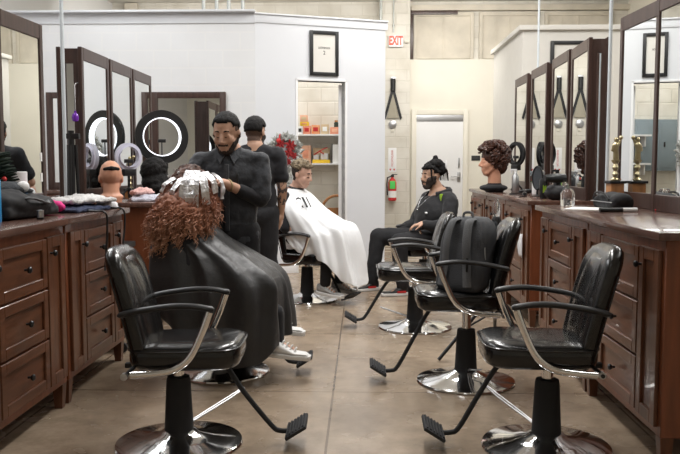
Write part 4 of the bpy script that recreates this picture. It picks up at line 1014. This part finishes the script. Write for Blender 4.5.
# ------------------------------------------------------------------ things on the left counters
def lathe_thing(name,label,cat,loc,parts,grp=None,seg=20,scale=1.):
    t=thing(name,label,cat,loc,0,grp)
    for nm,prof,m in parts: MB().lathe([(r*scale,z*scale) for r,z in prof],(0,0,0),seg).build(nm,m,t)
    return t
# duffel
t = thing('duffel_bag','slumped black duffel bag with a grey cap on it, near left counter','bag',(-1.79,4.02,1.006),math.radians(85))
fuse('body',[('e',(0,0,.06),(.30,.13,.06)),('e',(-.14,0,.075),(.16,.12,.072)),('e',(.18,.02,.05),(.15,.1,.05)),('b',-.27,.27,-.10,.10,0,.06,.03)],'matte_black',t,.009,5,.008,13)
MB().tube(catmull([(-.14,-.11,.10),(-.1,-.135,.10),(.05,-.135,.07),(.1,-.11,.08)],6),.012,8,flat=.5).build('handle','black',t)
t = thing('flat_cap','dark grey cap with white patch lying on the black duffel bag','cap',(-1.84,4.02,1.128),math.radians(70))
fuse('crown',[('e',(0,0,.022),(.11,.10,.04)),('e',(.06,0,.012),(.09,.08,.018))],'grey_fab',t,.008,4,.004,20)
MB().sphere((.02,-.075,.035),(.035,.03,.03)).build('patch','white',t); 
lathe_thing('spray_can','blue spray can cut by the left picture edge','can',(-1.768,3.70,1.0),[('body',[(.03,0),(.032,.005),(.032,.20),(.02,.22)],'blue'),('cap',[(.02,.22),(.02,.25),(.0,.252)],'white')])
lathe_thing('tub','white tub with a blue lower half behind the black duffel bag','tub',(-1.98,4.44,1.0),[('body',[(.045,0),(.05,.005),(.05,.15)],'blue'),('lid',[(.05,.15),(.053,.152),(.053,.235),(.05,.238),(0,.238)],'white')])
lathe_thing('small_bottle','small grey capped bottle in front of the duffel bag','bottle',(-1.62,3.88,1.0),[('body',[(.016,0),(.018,.004),(.018,.012)],'black'),('cap',[(.017,.012),(.017,.048),(.0,.05)],'steel')])
t = thing('tabletop_tree','dark tabletop greenery with red and blue ornaments at the left edge','plant',(-1.97,4.17,1.0))
b=MB(); rnd=random.Random(9)
for i in range(170):
    a=rnd.uniform(0,2*PI); z=rnd.uniform(.08,.33); r=.09*(1.1-z*2.2)+.02; p=V((0,0,z)); d_=V((math.cos(a),math.sin(a),.25))
    b.tube([p,p+d_*r*.6,p+d_*r*1.3],.008,5,radii=[.004,.01,.002])
b.build('foliage','plant',t); MB().lathe([(.04,0),(.05,.08),(.0,.085)],(0,0,0),14).build('pot','black',t)
for (x,y,z,m) in ((.06,-.05,.2,'red'),(.02,-.08,.25,'blue'),(.07,-.03,.14,'paper'),(-.02,-.08,.13,'red')): MB().sphere((x,y,z),.014,10).build('ornament',m,t)
t = tag(fuse('pink_scrunchie',[('c',(-.07,0,.02),(0,.03,.03),.022,.028),('c',(0,.03,.03),(.07,0,.025),.028,.02),('e',(-.02,-.01,.05),(.04,.03,.022))],'pink',None,.007,3,.006,40),'hot pink cloth behind the duffel bag on the left counter','cloth'); t.location=(-1.80,4.40,1.006); t.scale=(1.2,1.2,1.3)
def towel_pile(label,loc,rz,w,dp,h,m,seed,grp='towels on the left counters'):
    o=fuse('towel',[('b',-w/2,w/2,-dp/2,dp/2,0,h*.5,h*.2),('e',(w*.1,0,h*.5),(w*.42,dp*.45,h*.42)),('e',(-w*.25,dp*.1,h*.4),(w*.25,dp*.35,h*.42))],m,None,.007,2,.013,17+seed)
    o.location=loc; o.rotation_euler=(0,0,rz); tag(o,label,'towel',grp); return o
towel_pile('navy towel folded flat at the far end of the near left counter',(-1.72,4.62,1.0),math.radians(80),.42,.26,.045,'navy',1)
towel_pile('pale grey towel heaped on the navy one, left counter',(-1.72,4.72,1.047),math.radians(70),.40,.24,.05,'towel',4)
towel_pile('white towel crumpled at the corner of the near left counter',(-1.62,4.90,1.0),math.radians(35),.14,.10,.055,'towel_w',7)
towel_pile('lilac grey towel below the pink one beside the bald mannequin head',(-1.65,5.95,1.0),math.radians(20),.26,.22,.055,'towel_lilac',2)
towel_pile('pale pink towel on top of the lilac towel',(-1.69,5.97,1.056),math.radians(40),.16,.12,.05,'towel_pink',5)
towel_pile('white towel draped near the corner of the far left counter',(-1.60,6.20,1.0),math.radians(-30),.15,.12,.05,'towel_w',8)
# bald mannequin head seen from behind
def mann_head(name,label,loc,rz,s=1.,hz=.25):
    H=Matrix.Translation((0,0,hz*s))@Matrix.Rotation(0,4,'Z')
    q=head_prims(H,s)+[('c',H@V((-.025,0,-.05)),(-.03,0,.06),.055*s,.058*s),('e',(-.03,0,.03),(.075*s,.085*s,.035)),('c',(-.03,0,.012),(-.03,0,.02),.075*s,.07*s)]
    o=fuse(name,q,'mann',None,.0075,5); tag(o,label,'mannequin head'); o.location=loc; o.rotation_euler=(0,0,rz)
    return o,H
o,H = mann_head('mannequin_head','bald tan mannequin head seen from behind on the left counter',(-1.90,5.86,1.008),math.radians(112),1.06,.16)
fuse('hair_strip',[('c',H@V((-.085,-.05,.07)),H@V((-.108,0,.075)),.012,.018),('c',H@V((-.108,0,.075)),H@V((-.085,.05,.07)),.018,.012)],'hair',o,.005,2)
# black wig on a stand
o = tag(fuse('wig_head',[('e',(0,0,.2),(.12,.12,.12)),('e',(.02,0,.1),(.13,.13,.1)),('c',(0,0,0.02),(0,0,.08),.06,.05),('e',(.05,-.07,.05),(.08,.08,.05))],'hair',None,.01,4,.008,30),'black wig on a head form beside the far left ring lights','wig'); o.location=(-1.80,6.72,1.032)
o = tag(fuse('hair_extension',[('e',(0,0,.05),(.12,.12,.05)),('e',(.06,.03,.1),(.10,.09,.06)),('e',(-.06,0,.09),(.08,.08,.06))],'hair',None,.01,4,.01,35),'heap of black hair behind the foiled woman on the left counter','hair'); o.location=(-1.70,7.2,1.0)
# ring lights
def ring_light(label,loc,rz,R,r,zc,m_body,m_ring,base,tilt=0.,grp='ring lights'):
    t=thing('ring_light',label,'ring light',loc,rz,grp)
    mt=Matrix.Translation((0,0,zc))@Matrix.Rotation(tilt,4,'Y')@Matrix.Rotation(PI/2,4,'Y')
    def tor(R_,w,d0,d1):
        b=MB(); rr=[]
        for i in range(57):
            a=2*PI*i/56; ca,sa=math.cos(a),math.sin(a); rr.append([((R_+u)*ca,(R_+u)*sa,v) for u,v in ((-w,d0),(w,d0),(w*1.02,(d0+d1)/2),(w,d1),(-w,d1),(-w*1.02,(d0+d1)/2))])
        b.loft(rr,cap=False,mtx=mt); bmesh.ops.remove_doubles(b.bm,verts=b.bm.verts,dist=1e-5); return b
    tor(R,r,-.02,.012).build('housing',m_body,t); tor(R-r*1.08,r*.12,-.026,.03).build('diffuser',m_ring,t)
    MB().box(-.03,.03,-.05,.05,zc-R-r-.045,zc-R-r+.012,.008).build('mount','black',t)
    MB().tube([(0,0,.012),(0,0,zc-R-r-.03)],.011,10).build('pole','black',t)
    for k in range(3):
        a=2*PI*k/3+.4; MB().tube([(0,0,.10),(base*math.cos(a),base*math.sin(a),.008)],.008,8).build('leg','black',t)
    MB().tube([(0,0,zc-R-r),(0,0,zc-.04)],.006,6).box(-.012,.012,-.035,.035,zc-.05,zc-.02,.004).build('phone_holder','black',t)
    return t
ring_light('large black ring light glowing on the left counter beside the barber',(-1.80,7.0,1.0),math.radians(118),.205,.034,.53,'black','ring',-.12)
ring_light('small pale ring light with phone holder on the left counter',(-1.90,6.32,1.0),math.radians(-48),.098,.014,.345,'ring_lilac','ring_lilac',.08)
ring_light('small black ring light leaning by the far right mirrors',(1.66,8.5,1.0),math.radians(-150),.115,.016,.40,'black','matte_black',.08)
# purple pendant and black stand in front of the left mirror tower
t = thing('purple_pendant','purple glass ornament hanging on a chain before the left mirror tower','ornament',(-2.085,5.66,1.62))
MB().lathe([(.0,-.03),(.02,-.025),(.026,0),(.02,.025),(.008,.035),(.008,.05)],(0,0,0),16).build('glass','purple',t)
MB().tube([(0,0,.04),(0,0,.24),(0,.07,.26)],.004,6).build('chain','steel',t)
t = thing('folded_tripod','black folded light stand upright at the end of the far left mirrors','stand',(-2.06,5.50,0))
MB().tube([(0,0,.0),(0,0,1.52)],.022,10).build('pole','black',t)
for k in range(3):
    a=2*PI*k/3+.5; MB().tube([(.03*math.cos(a),.03*math.sin(a),1.42),(.04*math.cos(a),.04*math.sin(a),1.05),(.05*math.cos(a),.05*math.sin(a),.01)],.013,8).build('leg','black',t)
MB().box(-.03,.06,-.02,.02,1.46,1.50,.006).build('clamp','black',t)
# trophies
def trophy(label,loc,rz,s=1.,base=.07):
    t=thing('trophy',label,'trophy',loc,rz,'gold trophies')
    MB().box(-.05*s,.05*s,-.05*s,.05*s,0,base*s,.004).build('plinth','orange_wood',t); MB().box(-.062*s,.062*s,-.062*s,.062*s,base*s,(base+.02)*s,.004).build('cap_plate','black',t)
    MB().lathe([(k*s,z*s) for k,z in ((.03,.09),(.034,.10),(.014,.115),(.022,.14),(.012,.16),(.024,.19),(.014,.215),(.03,.235),(.03,.245),(.0,.25))],(0,0,(base-.07)*s),20).build('stem','gold',t)
    sc_=lambda *a: (a[0]*s,a[1]*s,(a[2]+base-.07)*s)
    fuse('figure',[('c',sc_(-.01,0,.25),sc_(-.006,0,.31),.012*s,.014*s),('c',sc_(.012,0,.25),sc_(.006,0,.31),.012*s,.014*s),('c',sc_(0,0,.31),sc_(0,0,.355),.018*s,.022*s),('c',sc_(.02,0,.355),sc_(.035,0,.40),.009*s,.008*s),('c',sc_(-.02,0,.355),sc_(-.03,0,.315),.009*s,.008*s),('e',sc_(0,0,.395),(.016*s,.016*s,.02*s)),('e',sc_(.037,0,.41),(.016*s,.016*s,.016*s))],'gold',t,.004,2)
    return t
trophy('gold figure trophy on an orange wood plinth before the near right mirror',(1.70,5.30,1.0),.1,.9,.17)
trophy('gold figure trophy behind the small pale ring light on the left',(-1.98,6.62,1.0),.2,.85)
# black cords over the left counter end
for k,(y,zb,l) in enumerate(((4.52,.66,'black cord hanging over the near left counter, end loose'),(4.86,.72,'black cord hanging at the corner of the near left counter'))):
    o=MB().tube(catmull([(-1.72,y,1.008),(-1.58,y,1.008),(-1.505,y+.01,.995),(-1.50,y+.02,.9),(-1.505,y-.0,zb+.08),(-1.502,y-.03,zb)],6),.006,6).build('power_cord','black'); tag(o,l,'cord','cords')

# ------------------------------------------------------------------ things on the right counters
t = thing('black_case','black soft tool case on the near right countertop','case',(1.60,5.02,1.0),math.radians(96))
fuse('body',[('b',-.16,.16,-.075,.075,0,.075,.03),('e',(0,0,.075),(.165,.08,.03)),('e',(-.12,0,.06),(.06,.07,.045))],'matte_black',t,.007,4,.004,18)
MB().tube(catmull([(-.12,.08,.06),(-.05,.088,.10),(.06,.088,.10),(.12,.08,.06)],5),.007,8).build('handle','black',t); MB().tube([(-.16,.079,.045),(.16,.079,.045)],.003,6).build('zip','steel',t)
o=MB().box(-.15,.15,-.11,.11,0,.003).build('paper_sheet','paper',None,False); tag(o,'loose white paper sheet on the near right counter','paper'); place(o,(1.42,4.98,1.0),math.radians(62))
t = thing('marker_pen','black and white marker lying beside the white paper','pen',(1.51,4.62,1.013),math.radians(8))
MB().tube([(-.12,0,0),(.02,0,0)],.013,12).build('barrel','black',t); MB().tube([(.02,0,0),(.11,0,0)],.0125,12).build('cap','white',t)
lathe_thing('clear_jar','clear plastic jar at the far corner of the near right counter','jar',(1.40,5.35,1.0),[('body',[(.045,0),(.048,.006),(.048,.085),(.03,.115),(.0,.12)],'glass')],None,24)
# curly wig mannequin
o,H = mann_head('mannequin_head','tan mannequin head with curly brown wig on the far right counter',(1.345,8.15,1.01),math.radians(186),1.2)
b=MB(); rnd=random.Random(12)
for i in range(185):
    th=rnd.uniform(0,2*PI); el=rnd.uniform(-.85,1.5); d_=V((math.cos(th)*math.cos(el),math.sin(th)*math.cos(el),math.sin(el)))
    if d_.x>.35 and el<.62: continue
    c=H@V((-.02,0,.055))+V((d_.x*.15,d_.y*.125,d_.z*.13)); pts=[]
    u=d_.cross(V((.2,.4,1))).normalized(); w=V((0,0,1))-d_*d_.z
    w=w.normalized() if w.length>.1 else V((1,0,0))
    for k in range(17): a=k*.75+i; pts.append(c+(d_*math.cos(a)+u*math.sin(a))*.022-w*(k*.0042)+V((0,0,.02)))
    b.tube(pts,.010,5)
wg=b.build('curly_wig','curl',o)
fuse('wig_cap',[('e',H@V((-.03,0,.06)),(.14,.115,.12)),('e',H@V((-.09,0,-.02)),(.075,.10,.11))],'curl',wg,.01,3,.006,40)
fuse('dark_cape_band',[('e',(-.02,0,.035),(.15,.15,.04)),('c',(-.03,0,.03),(-.03,0,.075),.10,.07)],'tee',o,.01,2)
# bottles and tools on the far right counter
def bottle(label,x,y,r,h,m,mc='black',spray=False,name='bottle'):
    t=thing(name,label,'bottle' if name=='bottle' else 'can',(x,y,1.0),0,'bottles on the far right counter')
    MB().lathe([(r*.92,0),(r,.005),(r,h*.68),(r*.45,h*.8),(r*.4,h*.84)],(0,0,0),18).build('body',m,t)
    MB().lathe([(r*.48,h*.84),(r*.48,h*.93),(0,h*.935)],(0,0,0),14).build('cap',mc,t)
    if spray: MB().box(-.05,.015,-.011,.011,h*.92,h,.005).tube([(-.035,0,h*.92),(-.042,0,h*.8)],.006,6).build('spray_trigger',mc,t)
    return t
bottle('grey spray bottle right of the curly wig',1.55,7.95,.036,.24,'steel','white',True)
bottle('slim white spray bottle beside the small black ring light',1.66,7.55,.028,.22,'white','grey_metal',True)
bottle('black pump bottle behind the black can on the far right counter',1.68,7.3,.03,.22,'black','steel',True)
bottle('pale bottle near the second far right mirror',1.64,7.08,.03,.16,'beige','black')
bottle('dark spray bottle before the first far right mirror',1.66,6.7,.034,.24,'black','black',True)
bt=bottle('clear bottle with green print behind the black case',1.64,6.35,.03,.17,'glass','black')
MB().lathe([(.0306,.03),(.0306,.07)],(0,0,0),18).build('printed_label','green_lime',bt)
t=lathe_thing('drink_can','black can with a lime green mark on the far right counter','can',(1.50,6.5,1.0),[('body',[(.028,0),(.034,.01),(.034,.15),(.028,.165),(.0,.166)],'black')])
MB().prism([(-.012,.05),(-.006,.05),(-.006,.11),(-.012,.115)],-.0365,-.034).prism([(-.002,.05),(.004,.05),(.004,.10),(-.002,.105)],-.037,-.034).prism([(.008,.055),(.014,.06),(.014,.11),(.008,.11)],-.0365,-.033).build('printed_mark','green_lime',t)
t=thing('oval_mirror','oval hand mirror with black rim standing on the far right counter','mirror',(1.55,6.95,1.0),math.radians(-60))
MB().lathe([(.05,0),(.055,.006),(.01,.02),(.008,.07)],(0,0,0),18).build('stand','black',t)
MB().tube([(.062*math.cos(a),0,.165+.10*math.sin(a)) for a in [2*PI*i/32 for i in range(32)]],.009,8,closed=True).build('rim','black',t)
MB().lathe([(.0,-.003),(.06,-.003),(.06,.003),(0,.003)],(0,0,0),32,Matrix.Translation((0,0,.165))@Matrix.Rotation(PI/2,4,'X')@Matrix.Diagonal((1,1.62,1,1))).build('glass','grey_fab',t)
t=tag(fuse('knit_cap',[('e',(0,0,.055),(.105,.09,.06)),('e',(.05,.03,.03),(.09,.08,.035)),('e',(-.05,-.02,.09),(.045,.04,.03))],'matte_black',None,.008,4,.005,22),'crumpled black cap at the near corner of the far right counter','cap'); t.location=(1.56,6.28,1.0)
t=thing('hair_dryer','black hair dryer standing beside the crumpled cap','hair dryer',(1.62,6.50,1.0),math.radians(200))
MB().tube([(0,0,.0),(0,0,.14)],.02,12,radii=[.024,.018]).build('handle','black',t); MB().tube([(-.06,0,.17),(.0,0,.17),(.09,0,.17),(.13,0,.17)],.04,16,radii=[.034,.042,.034,.026]).build('barrel','black',t)
for k,(x,y,l) in enumerate(((1.62,7.75,'hair clipper lying left of the grey spray bottle'),(1.45,7.0,'hair clipper lying on the far right counter near its front edge'))):
    t=thing('hair_clipper','black '+l,'clipper',(x,y,1.022),.4+k,'hair clippers'); MB().tube([(-.08,0,0),(0,0,0),(.06,0,0)],.022,12,radii=[.016,.022,.02]).build('body','black',t); MB().box(.055,.085,-.02,.02,-.008,.006,.002).build('blade','steel',t)
o=MB().tube(catmull([(1.62,7.75,1.005),(1.45,7.6,1.005),(1.38,7.3,1.005),(1.5,7.2,1.005),(1.42,6.9,1.005),(1.34,6.7,1.005)],8),.005,6).build('clipper_cord','black'); tag(o,'thin black cord winding over the far right counter','cord','cords')
o=tag(MB().sphere((0,0,.006),(.006,.006,.006),10).build('red_cap','red'),'tiny red cap on the near right counter by the mirror','cap'); o.location=(1.76,4.72,1.0)

# ------------------------------------------------------------------ lights: linear fixtures under the ceiling
def fixture(label, x, y, L, power, w=.35, rz=0., color=(1,.985,.965), z=4.12, tilt=0.):
    t=thing('ceiling_light',label,'ceiling light',(x,y,z),rz,'ceiling lights')
    MB().box(-L/2,L/2,-w/2,w/2,.03,.08,.01).box(-L/2+.1,-L/2+.12,-.01,.01,.08,ZC-z).box(L/2-.12,L/2-.1,-.01,.01,.08,ZC-z).build('housing','white',t)
    MB().box(-L/2+.02,L/2-.02,-w/2+.02,w/2-.02,.02,.03).build('diffuser','lamp',t)
    t.rotation_euler=(tilt,0,rz)
    l=bpy.data.lights.new('ceiling_lamp','AREA'); l.shape='RECTANGLE'; l.size=L; l.size_y=w; l.energy=power; l.color=color
    o=bpy.data.objects.new('ceiling_lamp',l); COL.objects.link(o); o.location=(x,y,z); o.rotation_euler=(tilt,0,rz)
    return t
fixture('linear ceiling light over the left aisle side, near', -2.6,4.6,2.2,55,rz=PI/2,color=(.96,.98,1.))
fixture('added fill light over the aisle above the foreground chairs', .1,3.3,2.2,32,rz=PI/2)  # added fill, lifts the faces turned towards the camera
fixture('linear ceiling light over the aisle beyond the foreground chairs', .0,5.5,2.2,142,rz=PI/2)
fixture('linear ceiling light over the far left island', -2.8,7.2,2.2,85,rz=PI/2,color=(.94,.97,1.))
fixture('linear ceiling light over the middle of the aisle', .5,8.1,2.2,115,rz=PI/2)
fixture('linear ceiling light over the far right island', 2.9,7.2,2.2,110,rz=PI/2)
fixture('added wash light aimed at the far brick wall', 1.6,11.6,2.4,125,color=(1,.975,.93),tilt=math.radians(50),z=3.95)  # added wash light, tilted to brighten the upper brick
fixture('linear ceiling light above the closet', -.9,10.6,1.6,95,color=(1,.975,.93))
fixture('linear ceiling light over the near right island', 2.9,3.6,2.2,36,rz=PI/2)
fixture('added wash light at the far left aimed at the brick', -2.4,11.8,2.4,80,color=(1,.975,.93),tilt=math.radians(50),z=3.95)  # also added, washes the brick above the left partition
fixture('linear ceiling light behind the camera', .0,-.6,2.2,9,rz=PI/2)

w = bpy.data.worlds.new('world'); sc.world = w; w.use_nodes = True
w.node_tree.nodes['Background'].inputs[0].default_value = (.8,.85,.9,1); w.node_tree.nodes['Background'].inputs[1].default_value = .3
sc.view_settings.view_transform = 'Standard'; sc.view_settings.look = 'None'; sc.view_settings.gamma = 1; sc.view_settings.exposure = -0.66
sc.view_settings.use_curve_mapping = False
try: sc.cycles.max_bounces = 8; sc.cycles.use_denoising = True
except Exception: pass
